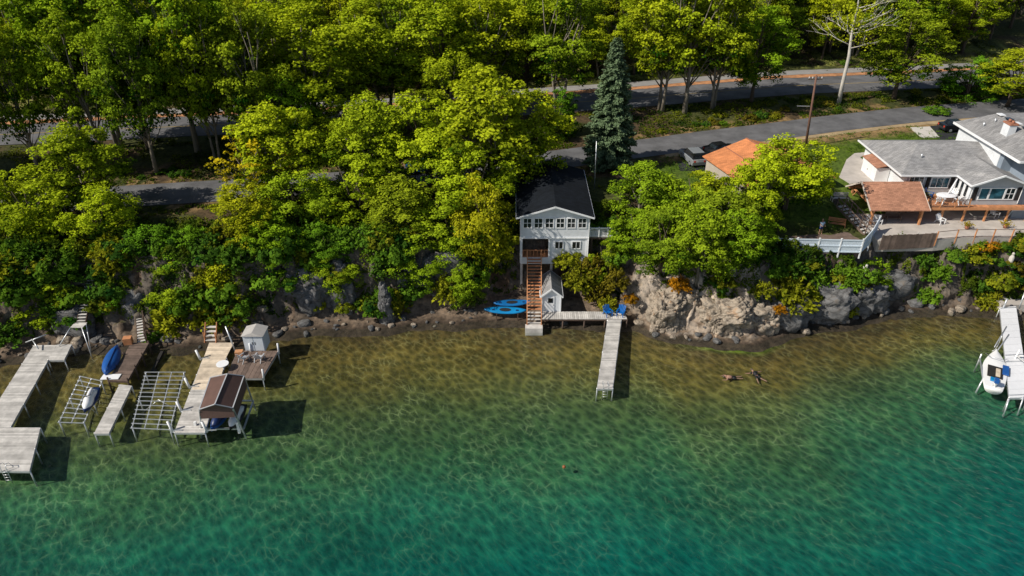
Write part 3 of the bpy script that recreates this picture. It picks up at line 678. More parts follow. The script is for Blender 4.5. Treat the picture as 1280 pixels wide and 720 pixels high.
for x in list(np.arange(-104,-60,6.5))+[-58,-50,-44,-37.5,-31.5]:  # row runs past the left edge; unseen trees added to shade the upper road
    y=float(np.interp(x,R1[:,0],R1[:,1]))+7.2+random.uniform(-1,1.6)
    place_tree(random.choice(['t0','t1']),float(x),y,random.uniform(17.5,20.5),random.uniform(3.8,4.6),'tall green tree with slim dark trunk in the shaded row between the two roads','trees in the shaded row between the roads',random.choice('gmmyl'))
print('forest trees',n)
for k,o in PR.items():
    for c in list(o.children): bpy.data.objects.remove(c)
    bpy.data.objects.remove(o)
# blue spruce
def spruce(x,y,h,r):
    t=thing('spruce_tree','tall blue-grey spruce standing behind the black-roofed house','tree',(x,y,Hs(x,y)))
    g=np.random.default_rng(5); C=[];Nn=[];E=[];T=[]
    b=MB(); b.tube([(x,y,t.location.z-.2),(x,y,t.location.z+h*.97)],[.28,.03],9); b.build('trunk',M_barkd,t,True)
    z=h*.05
    while z<h*.985:
        f=1-z/h; L=r*(f**.72)*(1-.35*math.exp(-(z/h)*9)); nb=int(7+9*f)
        for i in range(nb):
            a=g.uniform(0,6.283); l=L*g.uniform(.72,1.12); k=max(3,int(l*9)); 
            d=np.array([math.cos(a),math.sin(a),0]); s=g.uniform(.15,1,k)**.7
            p=d*(s*l)[:,None]; p[:,2]+=z-.32*s*s*l+.12*s*l*(s>.8); 
            for q in range(9):
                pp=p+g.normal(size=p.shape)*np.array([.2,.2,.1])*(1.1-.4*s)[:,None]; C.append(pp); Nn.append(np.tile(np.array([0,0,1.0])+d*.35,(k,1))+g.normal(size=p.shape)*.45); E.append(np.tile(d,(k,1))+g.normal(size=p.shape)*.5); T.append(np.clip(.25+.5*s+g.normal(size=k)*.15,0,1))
        z+=.36*(.55+.6*f)
    C=np.concatenate(C);Nn=np.concatenate(Nn);E=np.concatenate(E);T=np.concatenate(T)
    v,f=quads(C,Nn,.2,1.7,E); o=npmesh('crown',v,f,M_spruce,t,{'tint':('FLOAT',np.repeat(T,4))}); o.color=(.95,1,1,1)
spruce(*P(760,208,7.9)[:2],15.8,3.8)
# dead tree
def deadtree():
    x,y,_=P(1048,130,9.0); z0=Hs(x,y); t=thing('dead_tree','bare white-trunked tree with spreading leafless branches between the roads','tree',(x,y,z0))
    g=random.Random(4); b=MB()
    pts=[Vector((x,y,z0-.2)),Vector((x-.1,y,z0+3.5)),Vector((x-.1,y,z0+7)),Vector((x-.5,y,z0+10.5)),Vector((x-.5,y,z0+14)),Vector((x-1.1,y,z0+17.5))]
    b.tube(pts,[.34,.27,.23,.18,.11,.04],9)
    def br(p,d,l,r,dep):
        q=p+d*l*.5+Vector((g.uniform(-1,1),g.uniform(-1,1),g.uniform(-.3,.6)))*l*.08; e=q+(d+Vector((0,0,.15)))*l*.5
        b.tube([p,q,e],[r,r*.7,r*.4],6)
        if dep>0:
            for _ in range(3+(dep>1)):
                nd=(d+Vector((g.uniform(-1,1),g.uniform(-1,1),g.uniform(-.4,.8)))*.75).normalized(); br(p.lerp(e,g.uniform(.4,1)) if _ else e,nd,l*g.uniform(.45,.65),r*.45,dep-1)
    for i in range(13):
        s=g.uniform(7.5,16.5); k=s/3.5; j=min(int(k),4); p=pts[j].lerp(pts[j+1],k-j); a=g.uniform(0,6.3); br(p,Vector((math.cos(a),math.sin(a)*.8,.35)).normalized(),g.uniform(2.2,4.3),.085,2)
    b.build('trunk',M_pale,t,True)
    gg=np.random.default_rng(9); C=[]
    for i in range(110):
        a=gg.uniform(0,6.3); rr=gg.uniform(.6,4.2); c=np.array([math.cos(a)*rr,math.sin(a)*rr,gg.uniform(9,18)]); C.append(c+gg.normal(size=(14,3))*.4)
    C=np.concatenate(C); v,f=quads(C,gg.normal(size=C.shape)+np.array([0,0,1]),.3); npmesh('crown',v,f,M_leaf,t,{'tint':('FLOAT',np.full(len(v),.9))}).color=(1.1,1,1,1)
deadtree()
# shrubs
def shrub_proto(kind,seed):
    g=np.random.default_rng(seed); C=[];Nn=[];T=[];E=[]
    t=thing('shrub','x','shrub')
    if kind=='clump':
        for i in range(34):
            d=g.normal(size=3); d[2]=abs(d[2])*.8; d/=np.linalg.norm(d); c=d*np.array([1,1,.8])*g.uniform(.45,.95)+np.array([0,0,.1]); k=34
            q=g.normal(size=(k,3)); q/=np.linalg.norm(q,axis=1,keepdims=True); q[:,2]=abs(q[:,2])
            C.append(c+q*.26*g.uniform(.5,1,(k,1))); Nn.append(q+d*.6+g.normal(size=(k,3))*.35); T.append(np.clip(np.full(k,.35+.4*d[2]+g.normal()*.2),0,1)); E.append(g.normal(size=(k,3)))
        C=np.concatenate(C);Nn=np.concatenate(Nn);T=np.concatenate(T); v,f=quads(C,Nn,.15)
    else:
        for i in range(120):
            a=g.uniform(0,6.3); el=g.uniform(.1,1.35); d=np.array([math.cos(a)*math.cos(el),math.sin(a)*math.cos(el),math.sin(el)]); s=g.uniform(.3,1,16); 
            p=d*s[:,None]*g.uniform(.8,1.15); p[:,2]-=.22*s*s*(math.cos(el)); p+=g.normal(size=p.shape)*.05
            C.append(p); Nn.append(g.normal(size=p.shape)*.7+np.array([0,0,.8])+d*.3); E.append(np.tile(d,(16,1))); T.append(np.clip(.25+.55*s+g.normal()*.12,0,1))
        C=np.concatenate(C);Nn=np.concatenate(Nn);E=np.concatenate(E);T=np.concatenate(T); v,f=quads(C,Nn,.10,2.0,E)
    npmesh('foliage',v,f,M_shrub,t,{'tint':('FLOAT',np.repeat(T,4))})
    b=MB(); 
    for i in range(7):
        a=g.uniform(0,6.3); b.tube([(0,0,-.3),(math.cos(a)*.3,math.sin(a)*.3,.3),(math.cos(a)*.55,math.sin(a)*.55,.7)],[.03,.02,.008],5)
    b.build('stem',M_barkd,t); return t
SP={'c0':shrub_proto('clump',1),'c1':shrub_proto('clump',2),'w0':shrub_proto('spray',3),'w1':shrub_proto('spray',4)}
SC={'y':(1.25,1.1,.9,1),'o':(1.0,.85,.8,1),'d':(.35,.6,.9,1),'g':(.6,.9,1,1),'a':(1.9,.7,.6,1),'r':(1.3,.42,.5,1),'b':(.9,.62,.9,1)}
def shrub(k,x,y,r,hh,label,color,group=None,z=None):
    c=list(SC[color]); j=random.uniform(.85,1.15); c=[q*j for q in c[:3]]+[1]
    o=dup(SP[k],(x,y,(Hs(x,y) if z is None else z)-.1*r),random.uniform(0,6.3),(r,r,hh),label,group,c)
    return o
def pshrub(k,px,py,Y,r,hh,label,color):  # centre of the shrub at picture point, standing at Y
    q=Q(px,py,Y); shrub(k,q[0],Y,r,hh,label,color,z=q[2]-hh*.45)
pshrub('w0',563,352,64.6,2.2,2.6,'yellow-green bush of fine sprays at the back of the rocky beach','y')
pshrub('w1',992,362,62.0,2.5,2.8,'large feathery yellow-green bush beside the pale boulder','y')
pshrub('w0',975,385,60.2,.8,.7,'small orange autumn bush at the right end of the pale rock','a')
pshrub('c0',1252,347,66.0,1.7,2.0,'bright green leafy shrub above the white dock','y')
pshrub('w1',728,340,65.2,2.0,2.6,'orange and green autumn bush right of the white shed','o')
pshrub('w0',748,362,64.6,1.5,1.8,'rust-tinted bush behind the grey walkway','b')
pshrub('c1',712,318,67.0,1.6,1.6,'yellow-green shrub under the front of the white house','y')
pshrub('w0',215,392,60.5,2.6,2.8,'olive feathery bush behind the bare metal dock frame','y')
pshrub('w1',262,382,61.0,2.4,2.6,'olive feathery bush left of the grey storage box','y')
pshrub('c0',190,415,59.5,1.5,1.5,'green shrub beside the dark wooden steps','g')
pshrub('c1',398,378,63.0,1.0,1.2,'small yellow-green shrub at the foot of the shaded cliff','y')
pshrub('c0',430,382,62.6,1.1,1.0,'low yellow-green shrub left of the rock pillar','y')
pshrub('c0',1085,340,64.5,1.6,1.7,'shadowed green shrub below the fallen pale log','g')
pshrub('c1',1060,385,63.0,1.3,1.3,'yellow-green shrub on the grey rocks right of the feathery bush','y')
pshrub('c0',1172,135,104.8,2.0,1.2,'round bush by the driveway of the grey house','g')
pshrub('w1',705,322,66.3,1.2,1.4,'yellow-green spray bush directly under the lower windows of the white house','y')
pshrub('w0',740,330,65.6,1.7,2.0,'rust and green bush between the white house and the pale rocks','b')
pshrub('c0',722,352,65.0,1.4,1.6,'green-orange bush right of the shed roof','o')
for _a in (('w1',770,345,64.0,1.5,1.8,'dry brown feathery bush on the slope left of the pale rock','b'),('c0',788,372,62.6,.9,.9,'small rusty bush low on the slope beside the pale rock','a'),('w0',760,378,63.4,1.3,1.3,'olive bush on the rubble behind the blue chairs','o'),('c1',775,318,66.0,1.5,1.6,'green bush high on the slope under the tree right of the white house','g'),
 ('w0',850,352,61.6,1.3,1.2,'orange-tinged bush on top of the left pale boulder','a'),('c0',905,350,61.4,1.3,1.1,'olive green bush in the cleft above the right pale boulder','o'),('w1',955,358,61.2,1.2,1.2,'yellow-green spray bush above the right end of the pale rock','y')): pshrub(*_a)
GS={'g':'green leafy shrub growing on the cliff slope','y':'yellow-green shrub growing on the cliff slope','d':'dark green shrub growing in the shade of the cliff','o':'olive shrub growing on the cliff slope','b':'brownish shrub growing on the cliff slope','a':'orange autumn shrub growing on the cliff slope'}
def cliffshrubs(n):
    k=0
    while k<n:
        x=random.uniform(-52,58) if random.random()<.65 else random.uniform(27,60); ys=float(shoreY(x)); b=float(np.interp(x,BW[:,0],BW[:,1])); w=float(np.interp(x,CW[:,0],CW[:,1]))
        t=random.uniform(.15,1.5); y=ys+b+w*t
        if 12.5<x<27 and t<.5: continue
        if 27<x<42 and t<.35 and random.random()<.75: continue
        if (-24<x<-16 or -13<x<-5) and t<.8 and random.random()<.6: continue
        if .6<x<8.2 and y>62 : continue
        if 41<x<60 and t>.8: continue
        if 27<x<43 and y>65: continue
        if -39<x<-33 and t<1: continue
        if -30<x<-22 and y<60.5: continue
        c=random.choice('gyddog' if x<0 else 'ggydgod'); s=random.uniform(1.1,2.3)*(1.12 if x<-22 else 1)
        if 12<x<27 or 43<x: 
            s*=.8
            if random.random()<.12: c='a' if random.random()<.5 else 'b'
        shrub(random.choice(['c0','c1','w0','w1']),x,y,s,s*random.uniform(.8,1.2),GS[c],c,'%s'%{'g':'green shrubs on the cliff','y':'yellow shrubs on the cliff','d':'dark shrubs on the cliff','o':'olive shrubs on the cliff','b':'brown shrubs on the cliff','a':'orange shrubs on the cliff'}[c]); k+=1
cliffshrubs(200)
# undergrowth between and behind the roads
for i in range(78):
    x=random.uniform(-75,90); y1=float(np.interp(x,R1[:,0],R1[:,1])); y=y1+random.uniform(4.6,8.2) if i%3 else float(np.interp(x,R2[:,0],R2[:,1]))+random.uniform(11,14)
    c=random.choice('ddgob'); s=random.uniform(.6,1.3); shrub(random.choice(['c0','c1','w0']),x,y,s,s*.8,'low scrubby bush on the verge between the roads' if i%3 else 'low scrubby bush on the far side of the pale path',c,'bushes between the roads' if i%3 else 'bushes beyond the path')
for i in range(17):
    px=1112+i*10; q=P(px,304+ (1 if i%2 else 0),5.9); shrub('c%d'%(i%2),q[0],q[1],.7,.5,'clipped low bush in the green row below the patio railing','g' if i%3 else 'y','hedge bushes below the railing',z=5.8)
for o in SP.values():
    for c in list(o.children): bpy.data.objects.remove(c)
    bpy.data.objects.remove(o)
# ground cover stuff: leaf scatter
def cover(name,n,reg,size,m,colfun,kind='stuff',up=.9,mound=0):
    X,Y=reg(n); Z=Hc(X,Y)+.05+rng.random(len(X))*.18+(mound*np.clip(fbm(X*.9,Y*.9,3,222)-.36,0,1)*(.6+.4*rng.random(len(X))) if mound else 0)
    C=np.stack([X,Y,Z],-1); Nn=rng.normal(size=C.shape)*.6+np.array([0,-.2,up]); v,f=quads(C,Nn,size)
    o=npmesh(name,v,f,m,attrs={'tint':('FLOAT',np.repeat(colfun(X,Y),4))}); tag(o,kind=kind); return o
def reg_slope(n):
    X=rng.uniform(-56,60,n); X=np.where(rng.random(n)<.25,rng.uniform(27,62,n),X); t=rng.uniform(.12,2.2,n); Y=shoreY(X)+np.interp(X,BW[:,0],BW[:,1])+np.interp(X,CW[:,0],CW[:,1])*t
    k=fbm(X*.55,Y*.55,3,123)+.10*(t>1)+.07*(X>27)+.12*(X<-23); bare=((X>13.5)&(X<27.5)&(t<.38))|((X>27)&(X<42)&(t<.3))|((X>40)&(Y>68.5))|((X>28)&(X<40)&(Y>66))
    ok=(k>.40)&~bare&~((X>-23)&(X<-5)&(t<.5)&(k<.47))&~((X>.5)&(X<8.3)&(t>-.3)&(t<2.5))&~((X>41)&(t>.85)); return X[ok],Y[ok]
o=cover('ground_cover',230000,reg_slope,.2,M_shrub,mound=4.5,colfun=lambda X,Y:np.clip(fbm(X*.8,Y*.8,3,77)*1.5-.35,0,1)); o.color=(.75,.8,.9,1)
def reg_wood(n):
    X=rng.uniform(-80,92,n); y1=np.interp(X,R1[:,0],R1[:,1]); y2=np.interp(X,R2[:,0],R2[:,1])
    a=rng.random(n); Y=np.where(a<.45,y1+3.6+rng.random(n)*(y2-y1-9),np.where(a<.6,y2+9.5+rng.random(n)*12,shoreY(X)+9+rng.random(n)*(y1-shoreY(X)-13)))
    lawn=(X>12)&(Y<y1+2)
    k=fbm(X*.5,Y*.5,3,140); ok=(k>.40)&~lawn&~((X>0)&(X<10)&(Y>66)&(Y<80)); return X[ok],Y[ok]
o=cover('undergrowth',90000,reg_wood,.26,M_shrub,lambda X,Y:np.clip(fbm(X*.6,Y*.6,3,78)*1.6-.45,0,1)); o.color=(.8,.72,.8,1)
def reg_lawn(n):
    X=rng.uniform(14,62,n); y1=np.interp(X,R1[:,0],R1[:,1]); Y=rng.uniform(70,99,n); ok=(Y<y1-4.3)&~((X>41)&(Y<88))&~((X>24)&(X<35)&(Y>75)&(Y<87))&~((X>36)&(Y<77))&(fbm(X*1.2,Y*1.2,2,150)>.36)&~((X>37.5)&(Y>78)&(Y<84.5)); return X[ok],Y[ok]
o=cover('grass',60000,reg_lawn,.13,M_shrub,lambda X,Y:np.clip(fbm(X*.7,Y*.7,3,79)*1.2-.2,0,1),up=1.5); o.color=(.75,1.0,1,1)
#PART2

# ================================================================== built things
def V(*a): return Vector(a)
def posts(t,pts,zt,zb=-.9,r=.055,m=None,label=None):
    for p in pts:
        b=MB(); b.tube([(p[0],p[1],zb),(p[0],p[1],zt)],r,8); b.tube([(p[0],p[1],zb),(p[0],p[1],zb+.05)],r*2.2,8); b.build('post',m or M_alu,t,True)
def lerp2(a,b,t): return (a[0]+(b[0]-a[0])*t,a[1]+(b[1]-a[1])*t)
def deck(name,label,cat,NL,NR,FR,FL,z,m=None,np_=4,w=.2,axis='cross',group=None,pm=None,beam=M_alu,pr=.055,top=.0,parent=None):
    t=parent or thing(name,label,cat,(NL[0],NL[1],z),group)
    MB().boards(NL,NR,FR,FL,z,w=w,axis=axis).build('deck_boards',m or M_grey,t)
    b=MB()
    for a,c in((NL,FL),(NR,FR),(NL,NR),(FL,FR)): b.beam((a[0],a[1],z-.14),(c[0],c[1],z-.14),.06,.16)
    b.build('side_frame',beam,t)
    P_=[]
    for i in range(np_):
        k=(i+.03)/(np_-1+.06); P_+=[lerp2(NL,FL,k),lerp2(NR,FR,k)]
    posts(t,P_,z+top,r=pr,m=pm); return t
# ---- far left grey dock
t=deck('dock','long weathered grey dock with wide end platform at the far left','dock',(-45.5,40.3),(-37.1,40.2),(-39.0,45.1),(-47.5,45.1),.95,w=.17,np_=3)
deck('','','',(-43.9,45.15),(-41.5,45.15),(-44.0,56.8),(-46.2,56.8),.95,w=.17,np_=5,parent=t)
deck('','','',(-43.55,54.4),(-42.0,54.4),(-42.6,56.9),(-43.98,56.9),.952,w=.17,np_=2,parent=t)
def ladder(x,y,z,rz,name,label,cat):
    t=thing(name,label,cat,(x,y,z)); c,s=math.cos(rz),math.sin(rz)
    def w(a,b,h): return (x+a*c-b*s,y+a*s+b*c,z+h)
    for a in(-.22,.22):
        MB().tube([w(a,.45,.02),w(a,.3,.45),w(a,.05,.6),w(a,-.12,.35),w(a,-.15,-1.2)],.028,7).build('rail',M_alu,t,True)
    for k in range(4): MB().tube([w(-.22,-.15,-.1-.28*k),w(.22,-.15,-.1-.28*k)],.025,6).build('rung',M_alu,t,True)
ladder(-39.0,40.3,.95,0,'dock_ladder','small metal ladder at the outer edge of the far left platform','ladder')
# ---- stairs
def stairs(name,label,A,B,w,n,m,ms,rail=None,mr=None,conc=0):
    """A foot (x,y,z) to B head; w width"""
    t=thing(name,label,'stairs',A); a=Vector(A); b=Vector(B); d=b-a; h=Vector((d.x,d.y,0)).normalized(); r=Vector((h.y,-h.x,0))
    for s in(-1,1):
        MB().beam(a+r*s*w/2-Vector((0,0,.1)),b+r*s*w/2-Vector((0,0,.1)),.06,.24).build('stringer',ms,t)
    for i in range(n):
        p=a.lerp(b,(i+.5)/n); q=MB(); run=Vector((d.x,d.y,0)).length/n
        q.beam(p-r*(w/2-.04)+Vector((0,0,.02)),p+r*(w/2-.04)+Vector((0,0,.02)),max(.2,run*.72),.05); q.build('tread',m if i>=conc else M_grey,t)
    if rail:
        for s in rail:
            q=MB(); q.beam(a+r*s*w/2+Vector((0,0,.95)),b+r*s*w/2+Vector((0,0,.95)),.07,.09); q.beam(a+r*s*w/2+Vector((0,0,.5)),b+r*s*w/2+Vector((0,0,.5)),.05,.07); q.build('handrail',mr or ms,t)
            k=5
            for i in range(k+1):
                p=a.lerp(b,i/k)+r*s*w/2; MB().beam(p-Vector((0,0,.1)),p+Vector((0,0,1.0)),.09).build('baluster_post',mr or ms,t)
    return t
sa=Q(100,403,58.6); sb=Q(114,345,62.6)
t=stairs('wooden_stairs','narrow steep slatted stairs climbing from the pipe-braced landing into the trees',(sa[0]+.1,58.6,sa[2]),(sb[0],62.6,sb[2]),.85,15,M_grey,M_dkwood)
MB().boards((sa[0]-.5,57.7),(sa[0]+.7,57.7),(sa[0]+.7,58.6),(sa[0]-.5,58.6),sa[2]).build('landing',M_grey,t)
MB().tube([(sa[0]-.45,57.8,sa[2]+.02),(-43.6,56.5,1.0)],.055,7).build('brace_pipe',M_alu,t,True)
MB().tube([(sa[0]+.6,57.75,sa[2]),(sa[0]+1.55,56.3,-.6)],.05,7).build('leg',M_alu,t,True)
MB().tube([(sa[0]+.75,58.3,sa[2]),(sa[0]+1.0,57.2,-.4)],.05,7).build('leg',M_alu,t,True)
# dark dock with stairs, overturned boat
NLd=(-36.4,51.3); NRd=(-34.6,51.2); FRd=(-35.2,57.1); FLd=(-36.9,57.1)
t=deck('dock','short dark brown dock carrying the blue rowing boat','dock',NLd,NRd,FRd,FLd,1.0,m=M_brown,np_=4,beam=M_dkwood,pm=M_dkwood,pr=.08,top=.25)
MB().box((-36.3,51.7,1.06),(1.6,.75,.05),.05).build('white_panel',M_white,t)
MB().box((-37.1,57.0,1.35),(.75,.6,.7),.2).build('end_box',M_red,t)
st=Q(175,393,60.6); stairs('wooden_stairs','short dark wooden steps rising behind the dark brown dock',(-35.9,57.15,1.0),(st[0],60.6,st[2]),.8,10,M_grey,M_dkwood,rail=(1,),mr=M_dkwood)
deck('dock','narrow detached grey dock section beside the blue and white water scooter','dock',(-34.3,44.5),(-33.1,44.5),(-34.0,50.7),(-35.2,50.9),.85,w=.17,np_=3)
def boathull(t,name,L,W,H,m,c,rz,z,inv=False,cock=None,bow=1.0,tilt=0,rocker=.12):
    secs=[];n=15
    for i in range(n):
        u=-1+2*i/(n-1); k=max(.03,(1-abs(u)**2.3)**.75) if bow==1 else max(.03,(1-max(0,u)**1.7)**.95*(1-.3*max(0,-u)**2))
        rk=rocker*u*u
        sec=[]
        for j in range(12):
            a=math.pi*j/11; sx=math.cos(a); sz=-math.sin(a)**.8
            sec.append((sx*W/2*k, u*L/2, rk+H*sz*(.65+.35*k)))
        sec2=sec+[(-W/2*k*.6,u*L/2,rk+.05),(W/2*k*.6,u*L/2,rk+.05)]
        secs.append(sec2)
    M=Matrix.Translation(c)@Matrix.Rotation(rz,4,'Z')@Matrix.Rotation(tilt,4,'Y')@(Matrix.Scale(-1,4,(0,0,1)) if inv else Matrix.Identity(4))
    b=MB(); b.loft([[M@Vector(p) for p in s] for s in secs]); b.build(name,m,t,True); return M
t=thing('rowing_boat','upturned bright blue rowing boat lying on the dark dock','boat',(-37.6,54.3,1.2))
M=boathull(t,'hull',4.4,1.35,.5,M_dblue,(-37.3,54.0,1.12),R(12),0,inv=True,tilt=R(14),rocker=-.05)
b=MB(); b.tube([M@V(0,y,-.52+.0*y) for y in np.linspace(-1.9,1.9,9)],.035,6); b.build('keel',M_navy,t,True)
# ---- bare aluminium frames
def frame(name,label,NL,NR,FR,FL,z,rails,rungs,group=None,gap=None):
    t=thing(name,label,name.replace('_',' '),(NL[0],NL[1],z),group)
    for i in range(rails):
        k=i/(rails-1); MB().beam((*lerp2(NL,NR,k),z),(*lerp2(FL,FR,k),z),.07,.1).build('rail',M_alu,t)
    for i in range(rungs):
        k=i/(rungs-1); a=lerp2(NL,FL,k); c=lerp2(NR,FR,k); e=((c[0]-a[0])*.04,(c[1]-a[1])*.04)
        MB().beam((a[0]-e[0],a[1]-e[1],z+.07),(c[0]+e[0],c[1]+e[1],z+.07),.07,.05).build('rung',M_alu,t)
    P_=[]
    for k in(.02,.5,.98): P_+=[lerp2(NL,FL,k),lerp2(NR,FR,k)]
    posts(t,P_,z+.12); 
    b=MB(); a=lerp2(NL,FL,.5); c=lerp2(NR,FR,.5); b.tube([(*a,-.5),(*lerp2(a,c,.5),z)],.03,6); b.tube([(*c,-.5),(*lerp2(a,c,.5),z)],.03,6); b.build('brace',M_alu,t,True); return t
frame('metal_dock','empty bare metal dock frame with many rungs left of the brown canopy',(-31.4,45.0),(-28.2,44.8),(-30.0,52.5),(-33.5,52.5),.9,4,14)
frame('boat_lift','bare metal boat lift frame holding the blue and white water scooter',(-37.8,45.7),(-35.7,45.6),(-36.9,51.2),(-39.2,51.9),.9,3,11)
def scooter(c,rz,label,m1,m2,ms):
    t=thing('water_scooter',label,'water scooter',c); 
    M=boathull(t,'hull',3.1,1.15,.38,m1,(c[0],c[1],c[2]+.3),rz,0,bow=2,rocker=.1)
    b=MB(); secs=[]
    for u,w,h in((-1.25,.3,.18),(-.8,.36,.4),(-.1,.34,.48),(.3,.42,.62),(.8,.4,.42),(1.3,.12,.14)):
        secs.append([M@V(w*math.cos(a),u,max(0,h*math.sin(a))+.02) for a in np.linspace(0,math.pi,9)])
    b.loft(secs,closed=True); b.build('deck_cowl',m2,t,True)
    b=MB(); b.loft([[M@V(.17*math.cos(a)*k,u,.5+.16*math.sin(a)*k) for a in np.linspace(0,2*math.pi,9)[:-1]] for u,k in((-1.0,.6),(-.7,1),(-.1,1),(.15,.6))]); b.build('seat',ms,t,True)
    MB().tube([M@V(-.38,.3,.78),M@V(0,.38,.72),M@V(.38,.3,.78)],.03,6).build('handlebar',M_black,t,True)
scooter((-36.35,48.2,.98),R(-170),'blue and white water scooter resting on the bare metal lift',M_navy,M_wplast,M_cloth)
# ---- main left dock with light boards
t=deck('dock','pale tan boarded dock beside the brown boat canopy','dock',(-27.7,44.5),(-25.2,44.5),(-26.9,54.8),(-29.1,54.8),.95,m=M_grey,np_=5,w=.2)
MB().boards((-29.05,54.85),(-26.95,54.85),(-27.0,57.2),(-29.4,57.2),.955,w=.22).build('far_boards',M_tan,t)
MB().boards((-28.35,50.0),(-26.05,50.0),(-26.95,54.8),(-29.08,54.8),.965,w=.2,th=.02).build('worn_boards',M_tan,t)
for p,l in(((-27.9,44.7),.9),((-28.15,47.2),.9),((-28.7,50.4),.9),((-29.3,54.6),.9),((-25.1,44.7),.9)):
    MB().tube([(p[0],p[1],.8),(p[0]-.25,p[1]+.1,.95+l)],.11,8).build('bumper_post',M_white,t,True)
    MB().beam((p[0],p[1],.99),(p[0]+.8,p[1]+.05,.99),.1,.05).build('bracket',M_alu,t)
t=deck('side_deck','dark brown side deck under the grey storage box','deck',(-25.9,51.6),(-22.6,51.6),(-22.3,55.8),(-26.2,55.8),1.0,m=M_brown,np_=2,w=.42,axis='along',top=.0)
for p in((-22.5,51.7),(-22.25,55.7),(-24.9,55.7)): MB().tube([(p[0],p[1],.7),(p[0]+.05,p[1],1.9)],.09,8).build('bumper_post',M_white,t,True)
t=thing('storage_box','grey-blue plastic storage hut with double doors on the brown deck','storage box',(-24.3,56.6,.9))
b=MB(); b.b2((-25.4,55.75,1.0),(-23.5,57.3,2.75)); b.build('body',simple('pale_grey_plastic',(.50,.56,.62),.5,.08,2),t)
b=MB(); b.add([(-25.5,55.6,2.75),(-23.4,55.6,2.75),(-23.4,57.4,2.75),(-25.5,57.4,2.75),(-24.45,55.7,3.1),(-24.45,57.3,3.1)],[(0,1,4),(1,2,5,4),(2,3,5),(3,0,4,5)]); b.build('roof',simple('grey_plastic_lid',(.42,.40,.38),.6,.12,2),t)
for s in(-.46,.46): 
    d=MB().box((-24.45+s,55.74,1.87),(.84,.04,1.6)).build('door',simple('pale_grey_plastic_door',(.58,.63,.68),.5,.08,2),t); MB().box((-24.45+s*.25,55.71,1.9),(.05,.03,.3)).build('handle',M_dark,d)
stt=thing('dock_steps','small grey-topped wooden steps behind the pale dock','steps',(-29.2,57.3,1))
for k in range(4): MB().box((-29.3-.03*k,57.45+.3*k,1.1+.3*k),(1.0,.32,.06)).build('tread',M_grey,stt)
for s in(-.55,.55):
    MB().beam((-29.3+s,57.2,.9),(-29.4+s,58.6,2.4),.06,.25).build('stringer',M_red,stt); MB().beam((-29.3+s,57.4,.8),(-29.3+s,57.4,2.0),.09).build('post',M_red,stt)
o=MB().tube([(-26.3,55.6,.9),(-27.05,56.4,3.4)],.07,8).build('leaning_pole',M_alu,None,True); tag(o,'leaning grey pole standing between the pale dock and the storage hut','pole')
def rounded(c,d,name,m,parent=None):
    b=MB(); b.ell(c,(d[0]/2,d[1]/2,d[2]/2)); return b.build(name,m,parent,True)
t=thing('round_table','round white table at the corner of the pale dock','table',(-26.6,52.8,.95))
MB().tube([(-26.5,52.9,1.6),(-26.5,52.9,1.65)],.55,20).build('tabletop',M_white,t)
MB().tube([(-26.5,52.9,.97),(-26.5,52.9,1.6)],.05,8).build('leg',M_white,t)
def loungechair(x,y,z,rz,label,m,group=None,name='deck_chair'):
    t=thing(name,label,'chair',(x,y,z),group); c,s=math.cos(rz),math.sin(rz)
    def w(a,b,h): return V(x+a*c-b*s,y+a*s+b*c,z+h)
    MB().add([w(-.28,-.25,.38),w(.28,-.25,.38),w(.28,.25,.32),w(-.28,.25,.32),w(-.28,-.25,.42),w(.28,-.25,.42),w(.28,.25,.36),w(-.28,.25,.36)],[(3,2,1,0),(4,5,6,7),(0,1,5,4),(1,2,6,5),(2,3,7,6),(3,0,4,7)]).build('seat',m,t)
    b=MB()
    for k in range(5):
        a=-.26+.13*k; a2=a*1.25; top=1.05-.05*abs(k-2); b.beam(w(a,.24,.33),w(a2,.55,top),.105,.03)
    b.build('backrest',m,t)
    for q in(-.36,.36):
        MB().beam(w(q,-.35,.58),w(q,.38,.56),.12,.03).build('armrest',m,t)
        MB().beam(w(q*.9,-.3,0),w(q*.9,-.3,.57),.07).build('leg',m,t); MB().beam(w(q*.85,.5,0),w(q*.85,.2,.5),.07).build('leg',m,t)
    return t
loungechair(-25.0,54.2,1.0,R(150),'left grey folding chair in front of the storage hut',simple('grey_plastic_chair',(.30,.31,.33),.5,.1,3))
loungechair(-23.6,54.3,1.0,R(170),'right grey folding chair in front of the storage hut',simple('light_grey_chair',(.40,.41,.43),.5,.1,3))
o=MB().box((-25.8,55.2,1.2),(.7,.5,.4),.1).build('deck_bin',simple('orange_wood_bin',(.5,.25,.12),.7,.2,3)); tag(o,'small orange-brown wooden bin left of the storage hut','bin')
